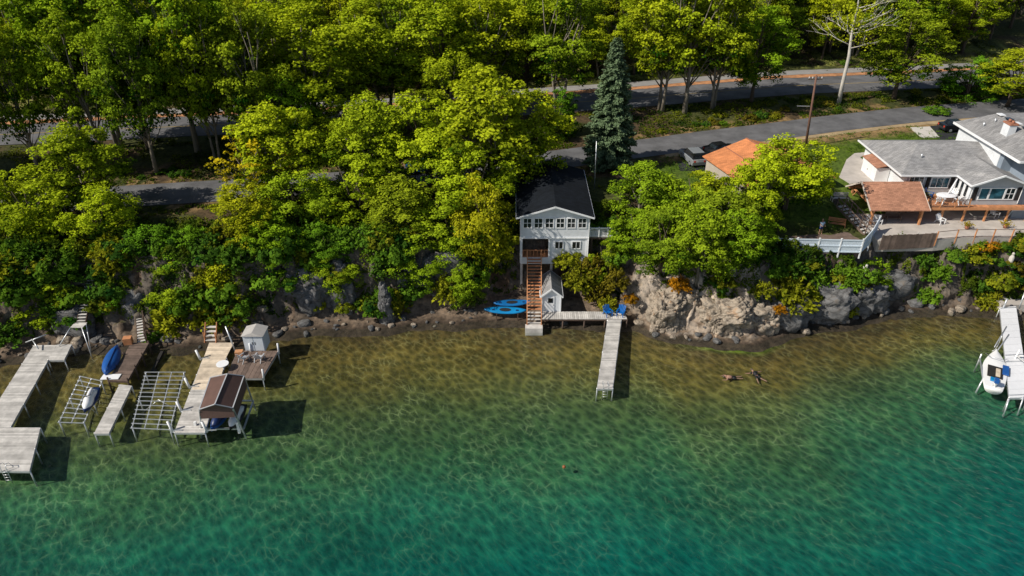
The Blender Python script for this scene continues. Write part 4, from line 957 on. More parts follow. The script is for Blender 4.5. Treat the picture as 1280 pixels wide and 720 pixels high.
# ---- canopy boat lift
t=thing('boat_canopy','brown peaked canopy over a boat lift at the dock end','boat canopy',(-23.5,46,0))
eFL=V(*P(249,512,3.4)); eFR=V(*P(291,510,3.4)); eBL=V(*P(263,472,3.4)); eBR=V(*P(305,470,3.4)); rF=V(*P(268.5,505.5,4.15)); rB=V(*P(284,467.5,4.15))
b=MB(); 
def sub(p,q,n): return [p.lerp(q,i/n) for i in range(n+1)]
for a0,a1,b0,b1 in((eFL,eBL,rF,rB),(rF,rB,eFR,eBR)):
    L0=sub(a0,a1,8); L1=sub(b0,b1,8)
    for i in range(8):
        sag=V(0,0,-.03*(i%2)); b.add([L0[i],L0[i+1]+sag*0,L1[i+1],L1[i]],[(0,1,2,3)]); 
b.build('roof_cover',M_canopy,t)
b=MB(); dn=V(.05,0,-1.15)
b.add([eFR,eBR,eBR+dn,eFR+dn],[(0,3,2,1)]); b.add([eFL,eBL,eBL+V(-.05,0,-1.1),eFL+V(-.05,0,-1.1)],[(0,1,2,3)]); b.add([eFL,eFR,eFR+V(0,-.02,-.95),eFL+V(0,-.02,-.95),rF],[(0,3,2,1),(0,1,4)]); b.add([eBL,eBR,eBR+V(0,0,-.6),eBL+V(0,0,-.6),rB],[(0,1,2,3),(1,0,4)])
b.build('skirt',simple('brown_vinyl_skirt',(.12,.07,.058),.75,.15,1.4,bump=.15),t)
b=MB()
for p,q in((eFL,rF),(rF,eFR),(eBL,rB),(rB,eBR),(rF,rB),(eFL,eBL),(eFR,eBR)): b.beam(p+V(0,0,.02),q+V(0,0,.02),.09,.05)
b.build('trim',simple('canopy_trim',(.42,.43,.45),.5,.1,2),t)
feet=[V(*P(250,541,0)),V(*P(306,541,0)),V(*P(318,506,0)),V(*P(268,506,0))]
for p,e in zip(feet,(eFL,eFR,eBR,eBL)): MB().beam(V(p.x,p.y,-.6),e-V(0,0,.1),.11).build('post',M_alu,t)
b=MB(); z=.45
for a,c in((0,1),(3,2),(0,3),(1,2)): b.beam(V(feet[a].x,feet[a].y,z),V(feet[c].x,feet[c].y,z),.12,.14)
b.build('cradle',M_alu,t)
fc=(feet[0]+feet[1]+feet[2]+feet[3])/4
scooter((fc.x-.3,feet[0].y+.9,.55),R(175),'blue water scooter with a red-brown seat under the brown canopy',M_dblue,M_navy,M_redp)
scooter((fc.x+1.1,feet[0].y+1.0,.55),R(178),'white water scooter under the right half of the brown canopy',M_carblk,M_wplast,M_black)
for k in range(2): 
    MB().beam((fc.x-1.9+k*3.5,feet[0].y-.1,.1),(fc.x-1.9+k*3.5,feet[0].y-.1,1.3),.2).build('guide_post',M_wplast,t)
# ---- centre: shore deck, dock, shed, stairs, house
t=deck('shore_walkway','grey boarded walkway along the rocks beside the white shed','walkway',(2.95,61.35),(11.75,61.35),(11.7,62.75),(2.95,62.75),.95,w=.2,axis='along',np_=2,beam=M_dkwood,pm=M_dkwood,pr=.08,parent=None)
posts(t,[(5.2,61.4),(7.4,61.4),(9.5,61.4)],.8,r=.08,m=M_dkwood)
t=deck('dock','long narrow pale grey dock running out from the blue chairs','dock',(7.55,50.2),(8.95,50.2),(11.15,61.3),(9.75,61.3),.93,w=.17,np_=5,m=M_grey)
ladder(8.3,50.35,.93,0,'dock_ladder','small metal ladder at the tip of the narrow central dock','ladder')
def adir(x,y,rz,label): return loungechair(x,y,.96,rz,label,M_chair,name='adirondack_chair')
adir(9.85,62.0,R(25),'left blue slatted armchair at the head of the central dock'); adir(11.15,62.0,R(-25),'right blue slatted armchair at the head of the central dock')
t=thing('garden_shed','small white shed with grey shingle roof beside the stair foot','shed',(4.05,64.4,.95))
x0,x1,y0,y1,z0,ze,zr=3.1,5.0,62.8,66.2,.9,2.95,3.75; xm=(x0+x1)/2
b=MB(); b.b2((x0,y0,z0),(x1,y1,ze)); b.add([(x0,y0,ze),(x1,y0,ze),(xm,y0,zr),(x0,y1,ze),(x1,y1,ze),(xm,y1,zr)],[(0,1,2),(4,3,5)]); b.build('wall',M_whites,t)
def gable(t,x0,x1,y0,y1,ze,zr,m,ov=.25,th=.08,name='roof',fascia=M_white):
    xm=(x0+x1)/2; sl=(zr-ze)/(x1-xm); a=x0-ov;c=x1+ov; za=ze-ov*sl; ya=y0-ov; yb=y1+ov
    b=MB()
    b.add([(a,ya,za),(xm,ya,zr),(xm,yb,zr),(a,yb,za),(a,ya,za+th),(xm,ya,zr+th),(xm,yb,zr+th),(a,yb,za+th)],[(0,3,2,1),(4,5,6,7),(0,1,5,4),(2,3,7,6),(0,4,7,3)])
    b.add([(c,ya,za),(xm,ya,zr),(xm,yb,zr),(c,yb,za),(c,ya,za+th),(xm,ya,zr+th),(xm,yb,zr+th),(c,yb,za+th)],[(0,1,2,3),(4,7,6,5),(0,4,5,1),(2,6,7,3),(0,3,7,4)])
    r=b.build(name,m,t)
    b=MB()
    for yy in(ya-.03,yb+.03):
        b.beam((a-.02,yy,za-.02),(xm,yy,zr-.02),.05,.17); b.beam((c+.02,yy,za-.02),(xm,yy,zr-.02),.05,.17)
    b.beam((a-.03,ya,za-.02),(a-.03,yb,za-.02),.05,.16); b.beam((c+.03,ya,za-.02),(c+.03,yb,za-.02),.05,.16)
    b.build('fascia',fascia,t); return r
gable(t,x0,x1,y0,y1,ze,zr,M_gryroof2,.2)
d=MB().box((xm-.1,y0-.03,1.85),(.82,.05,1.85)).build('door',M_white,t); MB().box((xm-.1,y0-.065,2.3),(.5,.03,.55)).build('pane',M_pane,d); MB().box((xm+.22,y0-.07,1.75),(.05,.05,.1)).build('handle',M_dark,d)
for xx in(x0-.01,x1+.01): MB().box((xx,y0-.02,(z0+ze)/2),(.1,.1,ze-z0-.02)).build('corner_trim',M_white,t)
def window(t,x0,x1,z0,z1,y,fr=.09,mull=True,pane=M_pane,hm=True,axis='x',name='window',nv=1):
    """window in a wall facing -y (axis x) or facing -x (axis y, then y is the wall's x and x0,x1 are y values)"""
    def B(a,b_,c,d_,e,f): 
        if axis=='x': return MB().b2((a,e,c),(b_,f,d_))
        return MB().b2((e,a,c),(f,b_,d_))
    o=MB(); 
    for (a,b_,c,d_) in((x0,x1,z0,z0+fr),(x0,x1,z1-fr,z1),(x0,x0+fr,z0+fr,z1-fr),(x1-fr,x1,z0+fr,z1-fr)):
        q=B(a,b_,c,d_,y-.07,y+.02); o.add(q.v,q.f)
    if mull:
        for i in range(nv):
            xm=x0+(x1-x0)*(i+1)/(nv+1); q=B(xm-.025,xm+.025,z0+fr,z1-fr,y-.055,y+.02); o.add(q.v,q.f)
    if hm: zm=(z0+z1)/2; q=B(x0+fr,x1-fr,zm-.025,zm+.025,y-.05,y-.012); o.add(q.v,q.f)
    w=o.build(name,M_white,t); q=B(x0+fr*.5,x1-fr*.5,z0+fr*.5,z1-fr*.5,y-.025,y+.03); q.build('pane',pane,w); return w
# white gabled house
t=thing('lake_house','white two-storey gabled house with black roof on the bluff','house',(4.4,67,4.3))
hx0,hx1,hy,hb=.9,7.95,67.0,79.0
b=MB(); b.b2((hx0,hy,7.35),(hx1,hb,9.95)); xm=(hx0+hx1)/2; b.add([(hx0,hy,9.95),(hx1,hy,9.95),(xm,hy,11.05),(hx0,hb,9.95),(hx1,hb,9.95),(xm,hb,11.05)],[(0,1,2),(4,3,5)])
b.b2((3.95,hy+.05,5.0),(hx1-.05,hb,7.35)); b.b2((hx0+.05,69.6,5.0),(3.95,hb,7.35)); b.b2((hx0+.05,hy+.05,5.0),(hx0+.2,69.6,7.35)); b.b2((hx0,hy-.02,4.25),(hx1,hy+.2,5.0)); b.b2((hx0,hy+.2,4.2),(hx1,hb,4.98))
b.build('wall',M_whites,t)
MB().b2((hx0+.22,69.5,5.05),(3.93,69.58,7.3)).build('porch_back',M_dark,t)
MB().b2((hx0+.2,hy+.1,4.99),(3.93,69.5,5.05)).build('porch_floor',M_red,t)
MB().b2((hx0-.03,hy-.06,7.25),(hx1+.03,hy+.0,7.42)).build('band_board',M_white,t)
for xx in(hx0+.08,3.9,hx1-.06): MB().b2((xx-.09,hy-.05,4.3 if xx!=3.9 else 5.0),(xx+.09,hy+.04,7.25)).build('corner_post',M_white,t)
gable(t,hx0,hx1,hy,hb,9.95,11.05,M_blkroof,.45,.1)
for i in range(6): window(t,1.12+i*1.13,2.06+i*1.13,8.45,9.65,hy,nv=1)
window(t,4.45,5.4,6.0,6.95,hy+.05,hm=False); window(t,6.25,7.2,6.0,6.95,hy+.05,hm=False)
q=MB()
for k in range(8): q.beam((1.15+.38*k,hy+.15,5.05),(1.15+.38*k,hy+.15,5.75),.05)
q.beam((1.1,hy+.15,5.8),(3.85,hy+.15,5.8),.07,.09); q.build('porch_rail',M_red,t)
for xx,yy in((1.0,67.2),(1.0,70.5),(4.2,67.3),(7.8,67.3)):
    MB().b2((xx-.12,yy-.12,min(Hs(xx,yy),4.0)-.5),(xx+.12,yy+.12,4.25)).build('foundation_post',M_grey,t)
# porch furniture
loungechair(3.2,68.3,5.05,0,'dark wooden armchair inside the open lower porch',M_brown,name='porch_chair')
# side deck
t2=thing('side_deck','small side deck with white balustrade right of the white house','deck',(9.4,68,7.2))
MB().boards((8.0,67.4),(11.2,67.4),(11.2,70.5),(8.0,70.5),7.25,w=.2).build('deck_boards',M_grey,t2)
MB().b2((8.0,67.45,6.95),(11.2,67.6,7.19)).build('rim_beam',M_dkwood,t2)
for k in range(14):
    if k%4==0: MB().b2((8.08+k*.235,67.4,7.26),(8.2+k*.235,67.52,8.35)).build('railing_post',M_white,t2)
q=MB()
for k in range(24): q.b2((8.12+k*.13,67.44,7.35),(8.17+k*.13,67.48,8.2))
q.b2((8.05,67.4,8.2),(11.2,67.52,8.28)); q.b2((8.05,67.42,7.3),(11.2,67.5,7.36)); q.build('balustrade',M_white,t2)
for xx in(8.4,11.0): MB().b2((xx-.1,67.6,3),(xx+.1,67.8,6.95)).build('support_post',M_dkwood,t2)
stairs('beach_stairs','long orange-brown cedar staircase from the beach to the white house porch',(2.25,60.9,.55),(2.35,66.9,5.02),1.45,20,M_red,M_cedar,rail=(-1,1),mr=M_cedar,conc=4)
o=MB().b2((1.35,60.2,-.3),(3.1,61.0,.55)).build('landing_block',M_grey); tag(o,'grey timber landing at the foot of the orange-brown staircase','landing')
# grey pole near spruce
px_=P(743,236,7.9); o=MB().tube([(px_[0],px_[1],Hs(px_[0],px_[1])-.2),(px_[0]-.1,px_[1],Hs(px_[0],px_[1])+5.8)],[.07,.04],8).build('flag_pole',M_alu,None,True); tag(o,'thin grey metal pole behind the black roof near the spruce','pole')
# kayaks on rack
def kayak(x,y,z,L,rz,label,m,tilt=0):
    t=thing('kayak',label,'kayak',(x,y,z)); M=boathull(t,'hull',L,.95,.3,m,(x,y,z+.26),rz+R(90),0,tilt=tilt,rocker=.1)
    b=MB(); b.loft([[M@V(.22*k*math.cos(a),.75*u,.065) for a in np.linspace(0,2*math.pi,13)[:-1]] for u,k in((0,1),)],cap=False)
    b.f.append(tuple(range(len(b.v)-12,len(b.v)))); b.v=[tuple(M@V(.24*math.cos(a),.62*math.sin(a),.08)) for a in np.linspace(0,2*math.pi,13)[:-1]]; b.f=[tuple(range(12))]; b.build('cockpit',M_black,t)
    for s in(-1.25,1.25): MB().box(M@V(0,s,.09),(.3,.3,.02),rz).build('hatch_cover',M_navy,t)
kx=P(634,389,.9); kayak(kx[0]-.2,kx[1],.78,4.4,R(-3),'front turquoise-blue kayak on the low rack by the staircase',M_blue,tilt=R(-18))
kx2=P(640,381,1.1); kayak(kx2[0],kx2[1]+.1,1.05,3.9,R(4),'rear darker blue kayak on the low rack by the staircase',simple('sky_blue_plastic',(.008,.13,.36),.35,.2,1.5),tilt=R(-12))
t=thing('kayak_rack','low wooden rack holding two blue kayaks on the beach','rack',(kx[0],kx[1],.3))
for s in(-1.1,1.1):
    MB().beam((kx[0]+s,kx[1]-.5,.74),(kx[0]+s,kx[1]+1.3,.96),.09).build('crossbar',M_dkwood,t)
    for yy in(-.4,1.2): MB().beam((kx[0]+s,kx[1]+yy,Hs(kx[0]+s,kx[1]+yy)-.2),(kx[0]+s,kx[1]+yy,.85),.09).build('leg',M_dkwood,t)
# ---- right white dock, boat and lifts
t=deck('dock','bright white panelled dock at the right edge','dock',(43.4,48.9),(45.2,49.0),(52.9,63.8),(51.1,63.6),.95,m=simple('white_dock_panels',(.72,.73,.75),.6,.05,2,island=.03),w=1.2,np_=4,pm=M_alu)
for k in(.02,.35,.42,.98):
    a=lerp2((45.2,49.0),(52.9,63.8),k); c=lerp2((43.4,48.9),(51.1,63.6),k); MB().beam((*a,1.0),(*c,1.0),.08,.05).build('cross_rail',M_alu,t)
MB().tube([(51.3,63.4,.9),(51.5,63.6,2.0)],.09,8).build('mooring_post',M_alu,t,True); MB().tube([(53.0,63.4,.9),(53.2,63.8,2.6)],.07,8).build('mooring_post',M_alu,t,True)
for px_,py_ in((1262,500),(1280,498)): 
    a=P(px_,py_,.9); MB().tube([(a[0],a[1]+.1,1.0),(a[0]-.35,a[1]-.5,-.6)],.06,8).build('leg',M_alu,t,True)
t=thing('quay','grey concrete quay behind the right dock','quay',(54,64.5,.6)); MB().b2((51.5,64.0,-.3),(66,66.8,.98)).build('slab',M_conc,t)
bc=P(1241.5,466,.5); 
t=thing('motor_boat','small white open boat with blue seats moored at the white dock','boat',(bc[0],bc[1],.3)); brz=R(-4)+math.atan2(-(52-44.3),(63.7-49))
M=boathull(t,'hull',6.8,2.0,.7,M_wplast,(bc[0],bc[1],.95),brz,0,bow=2,rocker=.06)
secs=[]
for u in np.linspace(-1,1,13):
    k=max(.03,(1-max(0,u)**1.7)**.95*(1-.3*max(0,-u)**2)); secs.append([M@V(x*.98*k,u*3.35,.06*u*u+.06+.1*(1-x*x)*(1 if u>.1 else .3)) for x in np.linspace(-1,1,7)])
b=MB(); b.loft(secs,closed=False,cap=False); b.build('deck',M_wplast,t,True)
def onb(x,y,z,d,name,m): MB().box(M@V(x,y,z),d,brz).build(name,m,t)
onb(0,-.75,.15,(1.2,1.9,.06),'cockpit',M_dark); onb(.8,-.1,.22,(.5,1.5,.12),'seat',M_dblue); onb(.0,-2.2,.22,(.7,.5,.14),'seat',M_blue); onb(.22,-.85,.2,(.35,1.3,.1),'deck_bag',M_tan)
b=MB(); b.tube([M@V(0,-3.2,.2),M@V(0,-3.3,.75)],.14,8); b.tube([M@V(0,-3.3,-.6),M@V(0,-3.3,.3)],.07,7); b.build('outboard_motor',M_wplast,t,True)
mo=[c for c in t.children if c.name.startswith('outboard')][0]; MB().box(M@V(0,-3.3,.85),(.34,.55,.28),brz).build('cowl',M_dblue,mo)
MB().tube([M@V(-.9,2.0,.2),M@V(-.5,1.2,.45),M@V(.5,1.2,.45),M@V(.9,2.0,.2)],.025,6).build('bow_rail',M_alu,t,True)
t=thing('boat_lift','white tube boat lift frame beside the moored white boat','boat lift',(bc[0]-2,bc[1]-2,.3))
A=P(1223,452,.7);Bq=P(1227,478,.5);C1=P(1221,488,0)
b=MB(); b.tube([(A[0],A[1],1.1),(Bq[0],Bq[1],.9),(C1[0],C1[1],-.3)],.08,8); b.build('frame_arm',M_alu,t,True)
MB().tube([(A[0],A[1],-.5),(A[0],A[1],1.6)],.07,8).build('post',M_alu,t,True); MB().tube([(Bq[0],Bq[1],.7),(bc[0]+.8,bc[1]-2.2,.5)],.06,8).build('crossbar',M_alu,t,True)
for p0,p1 in(((1243,434),(1258,408)),((1247,438),(1261,418))):
    a=P(*p0,1.0); c=P(*p1,1.0); MB().tube([a,c],.05,7).build('arm',M_alu,t,True)
ex=P(1279,470,.8); t=thing('boat_lift','metal boat lift with slanting bars beyond the white dock at the right edge','boat lift',ex)
for dy in(-1.5,2.5): MB().tube([(ex[0]+.6,ex[1]+dy,-.5),(ex[0]+.8,ex[1]+dy,2.0)],.08,8).build('post',M_wplast,t,True); MB().tube([(ex[0]+.6,ex[1]+dy,1.2),(ex[0]+2.5,ex[1]+dy,1.2)],.07,8).build('crossbar',M_wplast,t,True)
MB().tube([(ex[0]+.6,ex[1]-1.5,1.8),(ex[0]+.8,ex[1]+2.5,1.2)],.07,8).build('side_rail',M_wplast,t,True)
for i,(m,l) in enumerate(((M_teal,'teal kayak at the right edge of the picture behind the white dock'),(M_redp,'red kayak at the right edge of the picture behind the white dock'),(M_dblue,'deep blue kayak at the right edge of the picture behind the white dock'))):
    q=P(1281,345+22*i,1.0+1.2*(2-i)); kayak(q[0]+1.4,67.5,1.2+1.1*(2-i),3.6,R(5),l,m)
t=thing('kayak_rack','timber rack with coloured kayaks at the right edge','rack',(q[0]+1.4,67.5,1))
for s in(-1.2,1.2):
    MB().beam((q[0]+1.4+s,67.9,.8),(q[0]+1.4+s,67.9,4.2),.1).build('upright',M_dkwood,t)
    for i in range(3): MB().beam((q[0]+1.4+s,67.95,1.15+1.1*i),(q[0]+1.4+s,67.1,1.15+1.1*i),.08).build('arm',M_dkwood,t)
# ---- right house complex
G=8.75
t=thing('grey_house','single-storey grey shingled house with a front gable above the patio','house',(49,80,G))
b=MB(); b.b2((44.0,75.3,G-2.9),(55.2,85.6,11.15)); b.b2((49.75,72.3,8.7),(55.3,75.35,11.15))
b.add([(49.75,72.3,11.15),(55.3,72.3,11.15),(52.5,72.3,12.15)],[(0,1,2)]); b.build('wall',M_shadesiding,t)
MB().b2((43.93,75.25,G),(44.0,85.6,11.1)).build('side_wall',M_whites,t); MB().b2((49.68,72.3,8.75),(49.75,75.3,11.1)).build('wing_side_wall',M_whites,t)  # sunlit sides get white boards, the shaded front grey: light painted in
# roofs
ze=11.15; a=43.1;c=55.6;y0_=74.7;y1_=86.3; rl=(47.2,80.3,13.05); rr=(55.6,80.3,13.05)
b=MB(); th=.12
P0=[(a,y0_,ze),(c,y0_,ze),(c,y1_,ze),(a,y1_,ze),rl,rr]
b.add(P0,[(0,1,5,4),(2,3,4,5),(3,0,4),(1,2,5),(3,2,1,0)]); b.build('roof',M_gryroof,t)
b=MB(); wl,wr=49.3,55.75; wy=71.75; zr=12.3; xm=52.5; 
b.add([(wl,wy,ze-.02),(xm,wy,zr),(xm,78.5,zr),(wl,y0_+1.2,ze+.3),(wr,wy,ze-.02),(wr,y0_+1.2,ze+.3),(wl,y0_,ze-.02),(wr,y0_,ze-.02)],[(0,1,2,3,6),(4,7,5,2,1)]); b.build('wing_roof',M_gryroof,t)
b=MB()
for p,q in(((a,y0_,ze-.06),(wl,y0_,ze-.06)),((a,y0_,ze-.06),(a,y1_,ze-.06)),((wl,y0_,ze-.06),(wl,wy,ze-.06)),((wl-.02,wy-.03,ze-.05),(xm,wy-.03,zr-.03)),((wr,wy-.03,ze-.05),(xm,wy-.03,zr-.03))): b.beam(p,q,.12,.17)
b.build('fascia',M_white,t)
window(t,50.7,51.8,9.3,10.7,72.3,pane=M_paneb,hm=False,mull=False); window(t,51.8,53.5,9.3,10.7,72.3,pane=M_paneb,hm=False,mull=False); window(t,53.5,54.6,9.3,10.7,72.3,nv=1)
for xx in(50.25,54.95): MB().b2((xx-.22,72.24,9.25),(xx+.22,72.29,10.75)).build('shutter',M_dark,t)
window(t,46.9,49.0,9.4,10.7,75.3,pane=M_paneb,nv=2,hm=False); 
for xx in(46.6,49.3): MB().b2((xx-.2,75.24,9.35),(xx+.2,75.29,10.75)).build('shutter',M_dark,t)
window(t,44.4,46.1,9.9,10.8,75.3,nv=2,hm=False)
for yy in(72.6,73.5,74.4): window(t,yy,yy+.7,9.0 if yy>73 else 9.3,10.8,49.68,axis='y',hm=False,mull=False,pane=M_pane)
for p in((46.0,83.0,11.9),(46.4,82.4,12.2)):
    MB().tube([(p[0],p[1]-4.8,p[2]-.1),(p[0],p[1]-4.8,p[2]+.35)],.1,8).build('roof_vent',M_alu,t,True)
MB().b2((43.96,75.9,10.4),(44.02,76.3,10.8)).build('vent_cap',M_dark,t)
# lower level under the deck
MB().b2((44.2,75.22,6.05),(55,75.28,8.5)).build('lower_wall',M_beiges,t)
for xx in(46.5,50.0,53): MB().b2((xx,75.16,6.95),(xx+1.7,75.2,8.4)).build('sliding_door',M_pane,t)
# house B
t=thing('tall_house','taller two-storey grey-roofed house with brick-topped chimney at right edge','house',(60,78,6))
b=MB(); b.b2((54.2,75.35,6),(66,84.6,13.75)); b.b2((55.35,72.6,6),(66,75.4,13.7)); b.build('wall',simple('blue_grey_wall',(.24,.29,.35),.7,.1,1.5),t)
MB().b2((54.12,76,11.6),(54.18,84.6,13.7)).build('side_wall',M_whites,t)
b=MB(); e=13.8; xa,xb=53.6,68.5; ya,yb=72.0,85.2; 
q0=[(xa,ya,e),(xb,ya,e),(xb,yb,e),(xa,yb,e),(57.3,75.7,15.6),(64.8,75.7,15.6),(64.8,83.0,15.6),(57.3,83.0,15.6)]
b.add(q0,[(0,1,5,4),(1,2,6,5),(2,3,7,6),(3,0,4,7),(4,5,6,7),(3,2,1,0)]); b.build('roof',M_gryroof2,t)
b=MB(); b.beam((xa-.03,ya,e-.08),(xa-.03,yb,e-.08),.1,.25); b.beam((xa,ya-.03,e-.08),(xb,ya-.03,e-.08),.1,.22); b.build('fascia',M_white,t)
window(t,56.0,57.4,11.6,13.0,72.6,pane=M_paneb,hm=False)
window(t,56.3,57.6,8.9,10.2,72.6,pane=M_pane)
cx,cy=55.6,78.2; ch=MB().b2((cx-.42,cy-.6,14.3),(cx+.42,cy+.6,15.85)).build('chimney',M_whites,t); MB().b2((cx-.5,cy-.68,15.85),(cx+.5,cy+.68,16.02)).build('chimney_cap',M_brick,ch)
for yy in(-.3,.3): MB().tube([(cx,cy+yy,16.0),(cx,cy+yy,16.3)],.15,8).build('flue',M_brick,ch,True)
for p in((56.0,81.5,15.0),(54.9,81.6,14.5),(56.6,76.3,15.3)): MB().tube([(p[0],p[1],p[2]-.2),(p[0],p[1],p[2]+.4)],.09,8).build('roof_vent',M_alu,t,True)
for k in range(4): MB().box((57.0+.0*k,77.5+1.6*k,15.63),(.6,.9,.08)).build('skylight' if k<2 else 'roof_hatch',M_white if k%2 else M_pane,t)
# deck
t=thing('house_deck','brown timber deck with thin railing in front of the grey house','deck',(49,73,8.7))
MB().boards((43.6,71.6),(49.65,71.9),(49.65,75.2),(43.6,75.2),8.72,w=.25).build('deck_boards',M_red,t)
MB().b2((43.6,71.5,8.4),(56.8,71.62,8.68)).build('rim_beam',M_cedar,t); MB().boards((49.7,71.65),(56.8,71.65),(56.8,72.25),(49.7,72.25),8.72,w=.25,axis='along').build('edge_boards',M_red,t)
for xx in(44.8,47.2,49.6,52.0,54.4,56.6): MB().beam((xx,71.9,5.7),(xx,71.9,8.4),.17).build('post',M_cedar,t)
q=MB(); q.beam((45,71.58,9.6),(49.6,71.58,9.6),.06,.08)
for k in range(28): q.beam((45.05+k*.165,71.58,8.75),(45.05+k*.165,71.58,9.6),.025)
q.build('railing',M_brown,t)
for xx in(45,46.5,48.1,49.6): MB().beam((xx,71.58,8.7),(xx,71.58,9.72),.1).build('railing_post',M_cedar,t)
# table, umbrella, chairs
t=thing('patio_table','oval patio table under a white cloth on the timber deck','table',(47.9,73.3,G))
b=MB(); b.ell((47.9,73.3,9.4),(1.15,.75,.16),20,8); b.build('tabletop',M_cloth,t,True); MB().tube([(47.9,73.3,8.75),(47.9,73.3,9.4)],.12,8).build('leg',M_white,t)
b=MB(); b.tube([(47.95,73.3,9.4),(48.25,73.35,10.1),(48.55,73.4,11.3)],[.05,.13,.06],8); o=b.build('folded_parasol',M_cloth,None,True); tag(o,'folded white parasol leaning out of the patio table','parasol')
for (x,y,rz,l) in((46.9,72.5,R(140),'white garden chair at the left front of the patio table'),(48.9,72.6,R(200),'white garden chair at the right front of the patio table'),(49.1,74.0,R(-40),'white garden chair behind the patio table'),(46.5,74.1,R(50),'blue-cushioned garden chair left of the patio table')): loungechair(x,y,8.74,rz,l,M_white if 'blue' not in l else M_dblue,name='garden_chair')
t=thing('planter','round planter of low yellow-green plants on the timber deck','planter',(45.6,74.2,8.75)); MB().tube([(45.6,74.2,8.74),(45.6,74.2,9.1)],[.55,.7],14).build('tub',M_brick,t); 
C=np.array([0,0,.5])+rng.normal(size=(500,3))*np.array([.45,.35,.12]); v,f=quads(C,rng.normal(size=C.shape)+np.array([0,0,1]),.14); npmesh('foliage',v,f,M_shrub,t,{'tint':('FLOAT',np.full(len(v),.8))}).color=(1.2,1,1,1)
# patio slab (paving)
b=MB(); b.prism([P(1098,301,6.9)[:2],P(1170,300,6.9)[:2],P(1195,297.5,6.9)[:2],(62,68.2),(62,75.2),(38.0,75.2),(38.2,69)],5.6,6.9); o=b.build('patio_paving',M_conc); tag(o,kind='structure')
# lounge items on the patio
def bench(x,y,z,w,label,m,rz=0):
    t=thing('garden_bench',label,'bench',(x,y,z)); c,s=math.cos(rz),math.sin(rz)
    def W_(a,b_,h): return V(x+a*c-b_*s,y+a*s+b_*c,z+h)
    q=MB()
    for k in range(4): q.beam(W_(-w/2,-.2+.13*k,.43),W_(w/2,-.2+.13*k,.43),.1,.04)
    q.build('seat',m,t); q=MB()
    for k in range(3): q.beam(W_(-w/2,.28+.03*k,.58+.15*k),W_(w/2,.28+.03*k,.58+.15*k),.03,.1)
    q.build('backrest',m,t)
    for a in(-w/2+.05,w/2-.05): MB().beam(W_(a,-.2,0),W_(a,-.2,.62),.07).build('leg',m,t); MB().beam(W_(a,.28,0),W_(a,.3,.95),.07).build('leg',m,t)
bench(39.6,71.2,6.9,1.6,'pale bench in the shade under the brown pavilion',M_white); bench(42.0,72.0,6.9,1.6,'dark timber bench in the shade under the brown pavilion',M_brown)
for x,y,l in((46.9,71.3,'white tub chair on the paving below the deck'),(53.8,73.0,'white garden chair in the shade under the deck')): loungechair(x,y,6.9,R(20),l,M_white,name='garden_chair')
for i,(px_,py_,l) in enumerate(((1208,286,'leftmost potted plant standing behind the patio railing'),(1256,285,'rightmost potted plant standing behind the patio railing'))):
    q=P(px_,py_,6.9); t=thing('potted_plant',l,'plant',(q[0],q[1],6.9)); MB().tube([(q[0],q[1],6.9),(q[0],q[1],7.3)],[.18,.25],10).build('pot',M_brick,t,True)
    C=np.array([0,0,.6])+rng.normal(size=(160,3))*np.array([.25,.25,.12]); v,f=quads(C,rng.normal(size=C.shape)+np.array([0,0,1]),.14); npmesh('foliage',v,f,M_shrub,t,{'tint':('FLOAT',np.full(len(v),.7))}).color=(1.6,1,.6,1)
# patio railing
t=thing('patio_railing','thin brown metal railing along the sunny patio edge','railing',(50,69.4,6))
rp=[P(a,c,6.9) for a,c in((1170,300),(1195,297.5),(1218,297),(1241,297),(1264,297),(1287,297),(1310,297))]
for p in rp: MB().beam((p[0],p[1],6.2),(p[0],p[1],7.9),.1).build('post',M_cedar,t)
q=MB()
for p,p2 in zip(rp[:-1],rp[1:]):
    for h in(.95,.12): q.beam((p[0],p[1],6.9+h),(p2[0],p2[1],6.9+h),.05,.05)
q.build('rails',M_brown,t)
t=thing('wooden_fence','weathered grey-brown board fence at the left end of the patio','fence',(42,68.9,6)); q=MB()
a_=P(1102,303,6.9);c_=P(1168,300,6.9)
for k in range(26):
    u=k/25; q.beam((a_[0]+(c_[0]-a_[0])*u,a_[1]+(c_[1]-a_[1])*u,6.0),(a_[0]+(c_[0]-a_[0])*u,a_[1]+(c_[1]-a_[1])*u,7.7+random.uniform(-.04,.04)),.22,.03)
q.build('boards',M_brown,t)
for u in(0,.33,.66,1): MB().beam((a_[0]+(c_[0]-a_[0])*u,a_[1]+(c_[1]-a_[1])*u+.08,6.0),(a_[0]+(c_[0]-a_[0])*u,a_[1]+(c_[1]-a_[1])*u+.08,7.85),.1).build('post',M_grey,t)
# pavilion
t=thing('pavilion','open cedar pavilion with a brown shingled gable roof','pavilion',(41.7,73.8,6))
xa,xb=38.5,44.9; yf,yb,ym=70.5,77.2,73.9; ze,zr=8.75,10.65
b=MB(); th=.1
for s,(ya,zz) in((0,(yf,ze)),(1,(yb,ze))):
    v=[(xa,ya,zz),(xb,ya,zz),(xb,ym,zr),(xa,ym,zr)]; v+=[(p[0],p[1],p[2]+th) for p in v]
    b.add(v,[(3,2,1,0),(4,5,6,7),(0,1,5,4),(1,2,6,5),(2,3,7,6),(3,0,4,7)])
b.build('roof',M_brnroof,t)
for xx in(xb+.02,xa-.02): b=MB(); b.beam((xx,yf,ze+.03),(xx,ym,zr+.03),.07,.17); b.beam((xx,yb,ze+.03),(xx,ym,zr+.03),.07,.17); b.build('rake_board',simple('pale_trim',(.6,.52,.45),.6,.1,2),t)
